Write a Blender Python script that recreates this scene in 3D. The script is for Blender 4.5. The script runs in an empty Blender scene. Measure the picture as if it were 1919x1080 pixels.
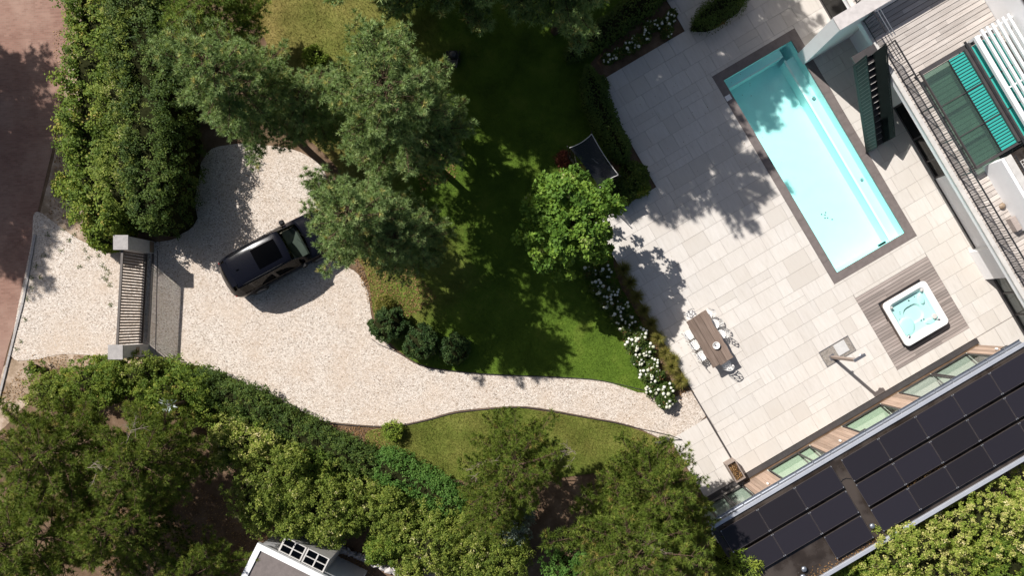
import bpy, bmesh, math, random
import numpy as np
from mathutils import Vector, Matrix, Quaternion

random.seed(5)
SC = bpy.context.scene
COL = SC.collection
R = math.radians

# ---------------------------------------------------------------- camera, sky, sun, exposure
CAM_H = 33.0            # metres above the drive
PPM = 42.0              # photo pixels per metre on the ground
NX, NY = 1005.0, 600.0  # photo pixel straight below the drone
cam_d = bpy.data.cameras.new('camera')
cam = bpy.data.objects.new('camera', cam_d)
COL.objects.link(cam)
cam.location = (0, 0, CAM_H)
cam.rotation_euler = (0, 0, 0)
cam_d.sensor_width = 36.0
cam_d.lens = CAM_H * PPM / 1919.0 * 36.0
cam_d.shift_x = (959.5 - NX) / 1919.0
cam_d.shift_y = (NY - 540.0) / 1919.0
cam_d.clip_start = 0.5
cam_d.clip_end = 2000.0
SC.camera = cam

SUN_EL = R(43.5)
SX, SY = -0.755, 0.655            # horizontal direction towards the sun
world = bpy.data.worlds.new('World')
SC.world = world
world.use_nodes = True
wn = world.node_tree
sky = wn.nodes.new('ShaderNodeTexSky')
sky.sky_type = 'NISHITA'
sky.sun_disc = False
sky.sun_elevation = SUN_EL
sky.dust_density = 2.5
sky.sun_rotation = math.atan2(SX, SY)
wn.links.new(sky.outputs[0], wn.nodes['Background'].inputs[0])
wn.nodes['Background'].inputs[1].default_value = 0.055
sun_d = bpy.data.lights.new('sun', 'SUN')
sun_d.energy = 5.0
sun_d.angle = R(0.53)
sun_d.color = (1.0, 0.962, 0.91)
sun = bpy.data.objects.new('sun', sun_d)
COL.objects.link(sun)
sun.location = (-20, 20, 40)
sun.rotation_euler = Vector((-SX * math.cos(SUN_EL), -SY * math.cos(SUN_EL), -math.sin(SUN_EL))).to_track_quat('-Z', 'Y').to_euler()
SC.view_settings.view_transform = 'Standard'
SC.view_settings.look = 'None'
SC.view_settings.exposure = 0.42
SC.view_settings.gamma = 1.0
SC.view_settings.use_curve_mapping = False
SC.cycles.max_bounces = 8
SC.cycles.transparent_max_bounces = 24
SC.cycles.caustics_reflective = False
SC.cycles.caustics_refractive = False
SC.cycles.sample_clamp_indirect = 6.0

# ---------------------------------------------------------------- coordinate helpers
ANG = R(30.5)           # the house and terrace are turned against the drive
CA, SA = math.cos(ANG), math.sin(ANG)
def W(u, v, z=0.0):     # house frame (u along the paving rows, v along the pool) -> world
    return (u * CA + v * SA, u * SA - v * CA, z)
def G(px, py, z=0.0):   # where a point read off the photo stands in the place, given its height
    s = PPM * CAM_H / (CAM_H - z)
    return ((px - NX) / s, (NY - py) / s, z)
ROT = Matrix.Rotation(ANG, 4, 'Z')

# ---------------------------------------------------------------- materials
def new_mat(name):
    m = bpy.data.materials.new(name); m.use_nodes = True
    nt = m.node_tree
    return m, nt, nt.nodes['Principled BSDF']
def N(nt, typ, **kw):
    n = nt.nodes.new(typ)
    for k, v in kw.items(): setattr(n, k, v)
    return n
def L(nt, a, b): nt.links.new(a, b)
def c4(c): return (c[0], c[1], c[2], 1.0)
def ramp(nt, stops, fac):
    r = N(nt, 'ShaderNodeValToRGB')
    els = r.color_ramp.elements
    while len(els) < len(stops): els.new(0.5)
    for e, (p, c) in zip(els, stops): e.position = p; e.color = c4(c)
    L(nt, fac, r.inputs[0])
    return r.outputs[0]
def mixc(nt, fac, a, b, mode='MIX'):
    n = N(nt, 'ShaderNodeMix', data_type='RGBA', blend_type=mode)
    for sock, val in ((n.inputs[0], fac), (n.inputs[6], a), (n.inputs[7], b)):
        if isinstance(val, bpy.types.NodeSocket): L(nt, val, sock)
        elif isinstance(val, (int, float)): sock.default_value = val
        else: sock.default_value = c4(val)
    return n.outputs[2]
def mathn(nt, op, a, b=None, c=None):
    n = N(nt, 'ShaderNodeMath', operation=op)
    for i, x in enumerate((a, b, c)):
        if x is None: continue
        if isinstance(x, (int, float)): n.inputs[i].default_value = x
        else: L(nt, x, n.inputs[i])
    return n.outputs[0]
def pos(nt, scale=(1, 1, 1), rot=0.0, rnd=0.0):
    g = N(nt, 'ShaderNodeNewGeometry')
    m = N(nt, 'ShaderNodeMapping')
    r1 = N(nt, 'ShaderNodeMapping')
    r1.inputs['Rotation'].default_value = (0, 0, -rot)
    L(nt, g.outputs['Position'], r1.inputs[0])
    src = r1.outputs[0]
    if rnd:
        oi = N(nt, 'ShaderNodeObjectInfo')
        sc = N(nt, 'ShaderNodeVectorMath', operation='MULTIPLY_ADD')
        cb = N(nt, 'ShaderNodeCombineXYZ')
        L(nt, oi.outputs['Random'], cb.inputs[0]); L(nt, oi.outputs['Random'], cb.inputs[1])
        L(nt, cb.outputs[0], sc.inputs[0]); sc.inputs[1].default_value = (rnd, rnd * 1.7, 0)
        L(nt, src, sc.inputs[2]); src = sc.outputs[0]
    m.inputs['Scale'].default_value = scale
    L(nt, src, m.inputs[0])
    return m.outputs[0]
def noise(nt, vec, scale, detail=4.0, rough=0.6):
    n = N(nt, 'ShaderNodeTexNoise'); n.inputs['Scale'].default_value = scale
    n.inputs['Detail'].default_value = detail; n.inputs['Roughness'].default_value = rough
    L(nt, vec, n.inputs['Vector'])
    return n.outputs[0]
def bump(nt, bsdf, h, strength=0.3, dist=0.02):
    b = N(nt, 'ShaderNodeBump'); b.inputs['Strength'].default_value = strength; b.inputs['Distance'].default_value = dist
    L(nt, h, b.inputs['Height']); L(nt, b.outputs[0], bsdf.inputs['Normal'])
def rnd_value(nt, col, amount):
    oi = N(nt, 'ShaderNodeObjectInfo')
    h = N(nt, 'ShaderNodeHueSaturation')
    v = mathn(nt, 'MULTIPLY_ADD', oi.outputs['Random'], 2 * amount, 1 - amount)
    L(nt, v, h.inputs['Value']); L(nt, col, h.inputs['Color'])
    return h.outputs[0]

def m_plain(name, col, rough=0.5, metal=0.0, var=0.12, scale=3.0, spec=0.5, coat=0.0, bmp=0.0):
    m, nt, b = new_mat(name)
    p = pos(nt)
    n1 = noise(nt, p, scale, 6)
    dark = tuple(x * (1 - var) for x in col); light = tuple(min(1, x * (1 + var)) for x in col)
    L(nt, ramp(nt, [(0.3, dark), (0.7, light)], n1), b.inputs['Base Color'])
    n2 = noise(nt, p, scale * 7, 4)
    L(nt, mathn(nt, 'MULTIPLY_ADD', n2, 0.2, rough - 0.1), b.inputs['Roughness'])
    b.inputs['Metallic'].default_value = metal
    b.inputs['Specular IOR Level'].default_value = spec
    b.inputs['Coat Weight'].default_value = coat
    b.inputs['Coat Roughness'].default_value = 0.04
    if bmp: bump(nt, b, noise(nt, p, scale * 12, 5), bmp, 0.01)
    return m

def m_wood(name, c_dark, c_mid, c_light, rot=0.0, scale=(1.2, 26, 26), rnd=31.0, objvar=0.22, rough=0.75, warm=None):
    m, nt, b = new_mat(name)
    p = pos(nt, scale, rot, rnd)
    n1 = noise(nt, p, 1.0, 6, 0.65)
    col = ramp(nt, [(0.28, c_dark), (0.5, c_mid), (0.75, c_light)], n1)
    p2 = pos(nt)
    n2 = noise(nt, p2, 1.1, 4)
    col = mixc(nt, mathn(nt, 'MULTIPLY', n2, 0.5), col, c_light)
    L(nt, rnd_value(nt, col, objvar), b.inputs['Base Color'])
    b.inputs['Roughness'].default_value = rough
    b.inputs['Specular IOR Level'].default_value = 0.25
    bump(nt, b, n1, 0.25, 0.004)
    return m

def m_leaf(name, stops, trans=0.3, rough=0.6, spec=0.16):
    m = bpy.data.materials.new(name); m.use_nodes = True
    nt = m.node_tree; b = nt.nodes['Principled BSDF']; out = nt.nodes['Material Output']
    a = N(nt, 'ShaderNodeAttribute', attribute_name='tint')
    col = ramp(nt, stops, a.outputs['Fac'])
    L(nt, col, b.inputs['Base Color'])
    b.inputs['Roughness'].default_value = rough
    b.inputs['Specular IOR Level'].default_value = spec
    t = N(nt, 'ShaderNodeBsdfTranslucent'); L(nt, mixc(nt, 0.35, col, (0.5, 0.6, 0.06), 'MIX'), t.inputs[0])
    mx = N(nt, 'ShaderNodeMixShader'); mx.inputs[0].default_value = trans
    L(nt, b.outputs[0], mx.inputs[1]); L(nt, t.outputs[0], mx.inputs[2]); L(nt, mx.outputs[0], out.inputs[0])
    return m

def m_glass(name, tint, rough=0.02, solid=0.0, solid_col=(0.3, 0.5, 0.45), refl=1.0):
    m = bpy.data.materials.new(name); m.use_nodes = True
    nt = m.node_tree; out = nt.nodes['Material Output']; b = nt.nodes['Principled BSDF']
    tr = N(nt, 'ShaderNodeBsdfTransparent'); tr.inputs[0].default_value = c4(tint)
    gl = N(nt, 'ShaderNodeBsdfGlossy'); gl.inputs['Roughness'].default_value = rough
    lw = N(nt, 'ShaderNodeLayerWeight'); lw.inputs[0].default_value = 0.5
    fres = mathn(nt, 'MULTIPLY_ADD', mathn(nt, 'POWER', lw.outputs['Facing'], 4.0), 0.75, 0.03)
    b.inputs['Base Color'].default_value = c4(solid_col); b.inputs['Roughness'].default_value = 0.15
    m1 = N(nt, 'ShaderNodeMixShader'); m1.inputs[0].default_value = solid
    L(nt, tr.outputs[0], m1.inputs[1]); L(nt, b.outputs[0], m1.inputs[2])
    m2 = N(nt, 'ShaderNodeMixShader'); L(nt, mathn(nt, 'MULTIPLY', fres, refl), m2.inputs[0])
    L(nt, m1.outputs[0], m2.inputs[1]); L(nt, gl.outputs[0], m2.inputs[2]); L(nt, m2.outputs[0], out.inputs[0])
    return m

def m_water(name, tint, wave=4.0, strength=0.25):
    m = m_glass(name, tint, 0.03)
    nt = m.node_tree
    gl = [n for n in nt.nodes if n.type == 'BSDF_GLOSSY'][0]
    bm = N(nt, 'ShaderNodeBump'); bm.inputs['Strength'].default_value = strength; bm.inputs['Distance'].default_value = 0.03
    L(nt, noise(nt, pos(nt), wave, 3), bm.inputs['Height'])
    L(nt, bm.outputs[0], gl.inputs['Normal'])
    return m

M = {}
def build_materials():
    # limestone terrace slabs: cream to grey from slab to slab, streaked along v
    m, nt, b = new_mat('limestone')
    st = noise(nt, pos(nt, (9, 1.1, 1), ANG, 17.0), 1.0, 5, 0.7)
    cl = noise(nt, pos(nt, (1, 1, 1), ANG, 7.0), 1.6, 4)
    col = ramp(nt, [(0.22, (0.40, 0.365, 0.33)), (0.42, (0.555, 0.52, 0.48)), (0.6, (0.60, 0.565, 0.53)), (0.8, (0.66, 0.63, 0.60))], st)
    col = mixc(nt, mathn(nt, 'MULTIPLY', cl, 0.5), col, (0.63, 0.585, 0.535))
    oi = N(nt, 'ShaderNodeObjectInfo')
    col = mixc(nt, ramp(nt, [(0.66, (0, 0, 0)), (1.0, (0.75, 0.75, 0.75))], oi.outputs['Random']), col, (0.45, 0.415, 0.375))
    col = rnd_value(nt, col, 0.075)
    big = noise(nt, pos(nt), 0.35, 3)
    col = mixc(nt, ramp(nt, [(0.42, (0, 0, 0)), (0.7, (0.35, 0.35, 0.35))], big), col, (0.5, 0.44, 0.38))
    L(nt, col, b.inputs['Base Color']); b.inputs['Roughness'].default_value = 0.75
    b.inputs['Specular IOR Level'].default_value = 0.3
    bump(nt, b, noise(nt, pos(nt), 40, 5), 0.25, 0.004)
    M['stone'] = m
    M['joint'] = m_plain('mortar_bed', (0.27, 0.245, 0.22), 0.9, var=0.25, scale=8)
    M['coping'] = m_plain('dark_coping_stone', (0.155, 0.130, 0.122), 0.6, var=0.16, scale=5, bmp=0.2)
    M['liner'] = m_plain('pool_liner', (0.60, 0.93, 0.90), 0.5, var=0.03, scale=2)
    M['liner_white'] = m_plain('pool_ledge_edge', (0.82, 0.92, 0.90), 0.5, var=0.02)
    M['water'] = m_water('pool_water', (0.87, 1.0, 0.995), 2.2, 0.6)
    M['tubwater'] = m_water('tub_water', (0.74, 0.97, 0.95), 5, 0.3)
    M['white_acrylic'] = m_plain('white_acrylic', (0.80, 0.81, 0.80), 0.18, var=0.02, coat=0.3)
    M['cabinet'] = m_plain('tub_cabinet', (0.10, 0.075, 0.065), 0.6, var=0.2)
    M['deck'] = m_wood('weathered_deck', (0.19, 0.155, 0.135), (0.27, 0.225, 0.205), (0.36, 0.315, 0.29), ANG)
    M['deck_up'] = m_wood('bleached_deck', (0.26, 0.215, 0.185), (0.42, 0.37, 0.335), (0.58, 0.54, 0.505), ANG, objvar=0.2)
    M['cedar'] = m_wood('facade_cedar', (0.20, 0.135, 0.10), (0.32, 0.225, 0.17), (0.45, 0.345, 0.275), ANG, (26, 26, 1.2), objvar=0.25)
    M['tablewood'] = m_wood('old_table_timber', (0.075, 0.05, 0.04), (0.155, 0.11, 0.085), (0.26, 0.20, 0.165), ANG, (34, 1.5, 10), objvar=0.12)
    M['planterwood'] = m_wood('grey_planter_wood', (0.16, 0.12, 0.10), (0.24, 0.19, 0.16), (0.33, 0.27, 0.24), ANG, (3, 12, 12), objvar=0.1)
    M['gatewood'] = m_wood('gate_slat_wood', (0.10, 0.075, 0.06), (0.155, 0.122, 0.104), (0.22, 0.18, 0.155), 0, (30, 30, 1.2), objvar=0.2)
    M['gatemetal'] = m_plain('gate_frame_metal', (0.085, 0.07, 0.062), 0.55, var=0.15)
    M['pillar'] = m_plain('pale_render', (0.52, 0.51, 0.50), 0.85, var=0.10, scale=6, bmp=0.25)
    M['pillarcap'] = m_plain('concrete_cap', (0.33, 0.31, 0.30), 0.85, var=0.16, scale=7, bmp=0.25)
    M['plate'] = m_plain('bronze_plate', (0.26, 0.19, 0.13), 0.45, var=0.1)
    M['white'] = m_plain('white_render', (0.84, 0.835, 0.84), 0.85, var=0.03, scale=2, bmp=0.1)
    M['whitemetal'] = m_plain('white_coated_metal', (0.80, 0.80, 0.80), 0.4, var=0.02)
    M['concrete'] = m_plain('wall_top_concrete', (0.50, 0.465, 0.45), 0.85, var=0.14, scale=4, bmp=0.2)
    M['cope_light'] = m_plain('pale_slab_edge', (0.52, 0.50, 0.475), 0.8, var=0.12, scale=4)
    M['black'] = m_plain('black_steel', (0.022, 0.021, 0.023), 0.45, var=0.25)
    M['anthracite'] = m_plain('anthracite_frame', (0.060, 0.054, 0.054), 0.45, var=0.15)
    M['stairgreen'] = m_plain('dark_green_steel', (0.013, 0.020, 0.019), 0.5, var=0.2, spec=0.25)
    M['steel'] = m_plain('brushed_steel', (0.42, 0.41, 0.42), 0.35, 0.85, var=0.08)
    M['zinc'] = m_plain('zinc_gutter', (0.30, 0.32, 0.36), 0.4, 0.75, var=0.1)
    M['trim'] = m_plain('pale_roof_trim', (0.50, 0.52, 0.57), 0.45, 0.4, var=0.06)
    m, nt, b = new_mat('roof_membrane')
    n1 = noise(nt, pos(nt), 0.8, 5)
    L(nt, ramp(nt, [(0.35, (0.022, 0.017, 0.014)), (0.62, (0.055, 0.043, 0.036))], n1), b.inputs['Base Color'])
    L(nt, ramp(nt, [(0.44, (0.08, 0.08, 0.08)), (0.52, (0.55, 0.55, 0.55))], n1), b.inputs['Roughness'])
    M['membrane'] = m
    m, nt, b = new_mat('solar_cell_glass')
    oi = N(nt, 'ShaderNodeObjectInfo')
    col = ramp(nt, [(0.0, (0.014, 0.013, 0.017)), (1.0, (0.019, 0.018, 0.026))], oi.outputs['Random'])
    fine = noise(nt, pos(nt, (1, 14, 1), ANG), 6, 3)
    col = mixc(nt, mathn(nt, 'MULTIPLY', fine, 0.35), col, (0.028, 0.022, 0.02))
    L(nt, col, b.inputs['Base Color']); b.inputs['Roughness'].default_value = 0.28; b.inputs['Specular IOR Level'].default_value = 0.4
    M['solar'] = m
    M['panelframe'] = m_plain('panel_frame', (0.17, 0.145, 0.14), 0.35, 0.7)
    M['clamp'] = m_plain('panel_clamp', (0.6, 0.6, 0.6), 0.3, 0.8)
    M['greenglass'] = m_glass('green_window_glass', (0.90, 0.965, 0.91))
    M['clearglass'] = m_glass('clear_glass', (0.86, 0.90, 0.88))
    M['darkglass'] = m_glass('dark_window_glass', (0.12, 0.14, 0.13))
    M['canopyglass'] = m_glass('smoky_canopy_glass', (0.52, 0.66, 0.60), solid=0.12, solid_col=(0.25, 0.36, 0.32))
    M['tealglass'] = m_glass('teal_glass', (0.05, 0.3, 0.26), solid=0.85, solid_col=(0.05, 0.44, 0.38), refl=0.7)
    M['interior'] = m_plain('pale_interior_floor', (0.66, 0.70, 0.62), 0.6, var=0.04)
    M['interior_white'] = m_plain('white_interior', (0.8, 0.78, 0.72), 0.7, var=0.02)
    M['dark_interior'] = m_plain('dark_interior_floor', (0.10, 0.085, 0.075), 0.7, var=0.2)
    M['chairwhite'] = m_plain('white_chair_paint', (0.78, 0.77, 0.75), 0.4, var=0.03)
    M['ceramic'] = m_plain('white_ceramic', (0.75, 0.73, 0.70), 0.3, var=0.05)
    M['soil'] = m_plain('dark_potting_soil', (0.06, 0.037, 0.022), 0.95, var=0.5, scale=22, bmp=0.6)
    M['carpaint'] = m_plain('midnight_car_paint', (0.004, 0.0045, 0.008), 0.2, 0.0, var=0.05, spec=0.16, coat=0.05)
    M['cartrim'] = m_plain('car_black_trim', (0.008, 0.008, 0.009), 0.5, var=0.1, spec=0.2)
    M['carglass'] = m_glass('car_privacy_glass', (0.04, 0.045, 0.045), refl=0.45)
    M['windscreen'] = m_glass('windscreen_glass', (0.50, 0.56, 0.52))
    M['dash'] = m_plain('grey_dashboard', (0.17, 0.18, 0.165), 0.6, var=0.12)
    M['seat'] = m_plain('black_leather', (0.02, 0.02, 0.02), 0.5)
    M['chrome'] = m_plain('bright_metal', (0.65, 0.65, 0.66), 0.15, 1.0, var=0.02)
    M['redlamp'] = m_plain('red_lamp', (0.25, 0.008, 0.008), 0.2, coat=0.6)
    M['rubber'] = m_plain('tyre_rubber', (0.016, 0.016, 0.016), 0.8)
    m = m_glass('black_mesh_fabric', (0.30, 0.30, 0.31), rough=0.9, solid=0.72, solid_col=(0.010, 0.011, 0.013), refl=0.05)
    M['canopy'] = m
    M['netting'] = m_glass('dark_side_netting', (0.55, 0.55, 0.55), rough=0.9, solid=0.4, solid_col=(0.05, 0.05, 0.05), refl=0.05)
    M['piping'] = m_plain('pale_edge_piping', (0.55, 0.54, 0.52), 0.7)
    M['print'] = m_plain('grey_fabric_print', (0.16, 0.16, 0.17), 0.8)
    # gravel
    m, nt, b = new_mat('pale_gravel')
    p = pos(nt)
    vo = N(nt, 'ShaderNodeTexVoronoi'); vo.inputs['Scale'].default_value = 26; L(nt, p, vo.inputs['Vector'])
    sep = N(nt, 'ShaderNodeSeparateColor'); L(nt, vo.outputs['Color'], sep.inputs[0])
    col = ramp(nt, [(0.0, (0.22, 0.175, 0.14)), (0.15, (0.40, 0.335, 0.28)), (0.5, (0.535, 0.465, 0.40)), (1.0, (0.70, 0.64, 0.58))], sep.outputs[0])
    n1 = noise(nt, p, 0.55, 5)
    col = mixc(nt, ramp(nt, [(0.42, (0, 0, 0)), (0.68, (0.62, 0.62, 0.62))], n1), col, (0.50, 0.395, 0.305))
    n2 = noise(nt, p, 3.0, 6, 0.7)
    col = mixc(nt, ramp(nt, [(0.60, (0, 0, 0)), (0.8, (0.6, 0.6, 0.6))], n2), col, (0.36, 0.28, 0.22))
    L(nt, col, b.inputs['Base Color']); b.inputs['Roughness'].default_value = 0.9; b.inputs['Specular IOR Level'].default_value = 0.2
    bump(nt, b, vo.outputs['Distance'], 0.8, 0.02)
    M['gravel'] = m
    M['pebble_l'] = m_plain('pale_pebbles', (0.58, 0.51, 0.45), 0.85, var=0.45, scale=9)
    M['pebble_d'] = m_plain('grey_pebbles', (0.22, 0.19, 0.165), 0.8, var=0.65, scale=13)
    # brick road
    m, nt, b = new_mat('clinker_brick_road')
    br = N(nt, 'ShaderNodeTexBrick')
    L(nt, pos(nt, (1, 1, 1), R(4)), br.inputs['Vector'])
    br.inputs['Scale'].default_value = 1.0
    br.inputs['Brick Width'].default_value = 0.21; br.inputs['Row Height'].default_value = 0.085; br.inputs['Mortar Size'].default_value = 0.006
    br.inputs['Color1'].default_value = c4((0.20, 0.105, 0.08)); br.inputs['Color2'].default_value = c4((0.27, 0.15, 0.115))
    br.inputs['Mortar'].default_value = c4((0.22, 0.165, 0.13))
    n1 = noise(nt, pos(nt), 0.5, 6, 0.65)
    col = mixc(nt, ramp(nt, [(0.4, (0, 0, 0)), (0.75, (0.65, 0.65, 0.65))], n1), br.outputs[0], (0.40, 0.28, 0.22))
    n3 = noise(nt, pos(nt, (1, .25, 1), R(8)), 1.3, 5)
    col = mixc(nt, ramp(nt, [(0.5, (0, 0, 0)), (0.8, (0.5, 0.5, 0.5))], n3), col, (0.22, 0.12, 0.09))
    L(nt, col, b.inputs['Base Color']); b.inputs['Roughness'].default_value = 0.85; b.inputs['Specular IOR Level'].default_value = 0.2
    bump(nt, b, br.outputs['Fac'], -0.3, 0.006)
    M['road'] = m
    # forest soil
    m, nt, b = new_mat('leaf_litter_soil')
    p = pos(nt)
    n1 = noise(nt, p, 1.4, 8, 0.7); n2 = noise(nt, p, 22, 4, 0.7)
    col = ramp(nt, [(0.3, (0.07, 0.043, 0.026)), (0.55, (0.16, 0.105, 0.068)), (0.75, (0.26, 0.19, 0.135))], n1)
    col = mixc(nt, ramp(nt, [(0.5, (0, 0, 0)), (0.75, (0.7, 0.7, 0.7))], n2), col, (0.20, 0.13, 0.075))
    L(nt, col, b.inputs['Base Color']); b.inputs['Roughness'].default_value = 0.95; b.inputs['Specular IOR Level'].default_value = 0.1
    bump(nt, b, n2, 0.6, 0.03)
    M['litter'] = m
    # sandy verge
    m, nt, b = new_mat('sandy_verge')
    n1 = noise(nt, p := pos(nt), 1.1, 8, 0.72)
    col = ramp(nt, [(0.32, (0.17, 0.12, 0.075)), (0.5, (0.33, 0.245, 0.175)), (0.68, (0.56, 0.46, 0.375))], n1)
    L(nt, col, b.inputs['Base Color']); b.inputs['Roughness'].default_value = 0.95; b.inputs['Specular IOR Level'].default_value = 0.1
    bump(nt, b, noise(nt, p, 25, 5, 0.7), 0.6, 0.03)
    M['verge'] = m
    # lawn: lush by the terrace, dry and straw-coloured in the far corner
    def grass_mat(name, blade):
        m, nt, b = new_mat(name)
        p = pos(nt)
        n1 = noise(nt, p, 0.7, 5, 0.6); n2 = noise(nt, p, 9, 4, 0.7); n3 = noise(nt, p, 0.23, 3)
        green = ramp(nt, [(0.28, (0.046, 0.082, 0.008)), (0.55, (0.085, 0.142, 0.014)), (0.8, (0.145, 0.19, 0.028))], n1)
        straw = ramp(nt, [(0.3, (0.15, 0.115, 0.03)), (0.6, (0.27, 0.205, 0.07)), (0.8, (0.33, 0.26, 0.11))], n1)
        sep = N(nt, 'ShaderNodeSeparateXYZ'); L(nt, p, sep.inputs[0])
        d1 = mathn(nt, 'MULTIPLY_ADD', sep.outputs[0], -0.09, -0.33)      # drier towards -x
        d2 = mathn(nt, 'MULTIPLY_ADD', sep.outputs[1], -0.30, -0.95)      # strip south of the path
        d2 = mathn(nt, 'MINIMUM', d2, 0.33)
        d = mathn(nt, 'MAXIMUM', d1, d2)
        d = mathn(nt, 'ADD', d, mathn(nt, 'MULTIPLY_ADD', n3, 1.5, -0.72))
        d = mathn(nt, 'ADD', d, mathn(nt, 'MULTIPLY_ADD', n2, 0.5, -0.25))
        cl = N(nt, 'ShaderNodeClamp'); L(nt, d, cl.inputs[0])
        col = mixc(nt, cl.outputs[0], green, straw)
        if blade:
            a = N(nt, 'ShaderNodeAttribute', attribute_name='tint')
            h = N(nt, 'ShaderNodeHueSaturation'); L(nt, mathn(nt, 'MULTIPLY_ADD', a.outputs['Fac'], 0.9, 0.65), h.inputs['Value'])
            L(nt, col, h.inputs['Color']); col = h.outputs[0]
        L(nt, col, b.inputs['Base Color']); b.inputs['Roughness'].default_value = 0.8; b.inputs['Specular IOR Level'].default_value = 0.15
        bump(nt, b, n2, 0.7, 0.04)
        return m
    M['lawn'] = grass_mat('lawn_turf', False)
    M['blade'] = grass_mat('grass_blades', True)
    M['bark'] = m_plain('pine_bark', (0.10, 0.066, 0.045), 0.9, var=0.35, scale=9, spec=0.1, bmp=0.5)
    M['twig'] = m_plain('bare_grey_twig', (0.25, 0.20, 0.165), 0.9, var=0.2)
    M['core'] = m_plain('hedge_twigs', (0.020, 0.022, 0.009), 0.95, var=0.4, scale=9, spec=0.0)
    leaf = lambda n, a, b_, c, d=None, **k: M.__setitem__(n, m_leaf(n + '_leaf', [(0.0, a), (0.45, b_), (0.85, c)] + ([(1.0, d)] if d else []), **k))
    leaf('pine_blue', (0.11, 0.175, 0.060), (0.235, 0.34, 0.125), (0.38, 0.48, 0.20), (0.50, 0.42, 0.14), trans=0.25)
    leaf('pine_green', (0.08, 0.14, 0.025), (0.16, 0.24, 0.042), (0.27, 0.34, 0.065), (0.36, 0.30, 0.08), trans=0.25)
    leaf('pine_olive', (0.060, 0.100, 0.015), (0.12, 0.172, 0.026), (0.20, 0.245, 0.042), (0.30, 0.23, 0.07), trans=0.25)
    leaf('maple', (0.06, 0.125, 0.02), (0.12, 0.22, 0.032), (0.22, 0.33, 0.05), (0.34, 0.36, 0.15))
    leaf('laurel', (0.060, 0.105, 0.015), (0.125, 0.19, 0.027), (0.25, 0.29, 0.045), (0.38, 0.31, 0.08))
    leaf('yellowish', (0.075, 0.115, 0.018), (0.155, 0.205, 0.034), (0.28, 0.31, 0.06), (0.52, 0.48, 0.24))
    leaf('darkhedge', (0.028, 0.055, 0.012), (0.058, 0.098, 0.018), (0.105, 0.15, 0.028), (0.17, 0.19, 0.045), trans=0.2)
    leaf('brighthedge', (0.045, 0.115, 0.020), (0.085, 0.18, 0.034), (0.14, 0.25, 0.05), (0.2, 0.29, 0.07))
    leaf('boxball', (0.018, 0.042, 0.012), (0.036, 0.072, 0.020), (0.075, 0.115, 0.035), (0.12, 0.15, 0.05), trans=0.2)
    leaf('variegated', (0.13, 0.20, 0.025), (0.28, 0.33, 0.06), (0.58, 0.52, 0.20), (0.80, 0.70, 0.42))
    leaf('limebush', (0.10, 0.16, 0.02), (0.20, 0.28, 0.04), (0.32, 0.38, 0.06))
    leaf('silver', (0.10, 0.14, 0.11), (0.19, 0.24, 0.19), (0.32, 0.36, 0.30))
    leaf('redleaf', (0.12, 0.03, 0.02), (0.24, 0.06, 0.04), (0.33, 0.13, 0.08))
    leaf('tallgrass', (0.08, 0.085, 0.015), (0.16, 0.155, 0.03), (0.26, 0.22, 0.06), (0.32, 0.22, 0.09))
    leaf('agave', (0.30, 0.38, 0.37), (0.42, 0.50, 0.50), (0.55, 0.60, 0.60), trans=0.1)
    leaf('bloom', (0.50, 0.52, 0.36), (0.72, 0.71, 0.60), (0.80, 0.79, 0.72), trans=0.2)
    leaf('hydrangea', (0.03, 0.055, 0.012), (0.06, 0.10, 0.02), (0.11, 0.14, 0.035), (0.15, 0.07, 0.035))
    leaf('litterleaf', (0.10, 0.05, 0.02), (0.22, 0.12, 0.05), (0.36, 0.22, 0.10), trans=0.1)
build_materials()
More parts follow.
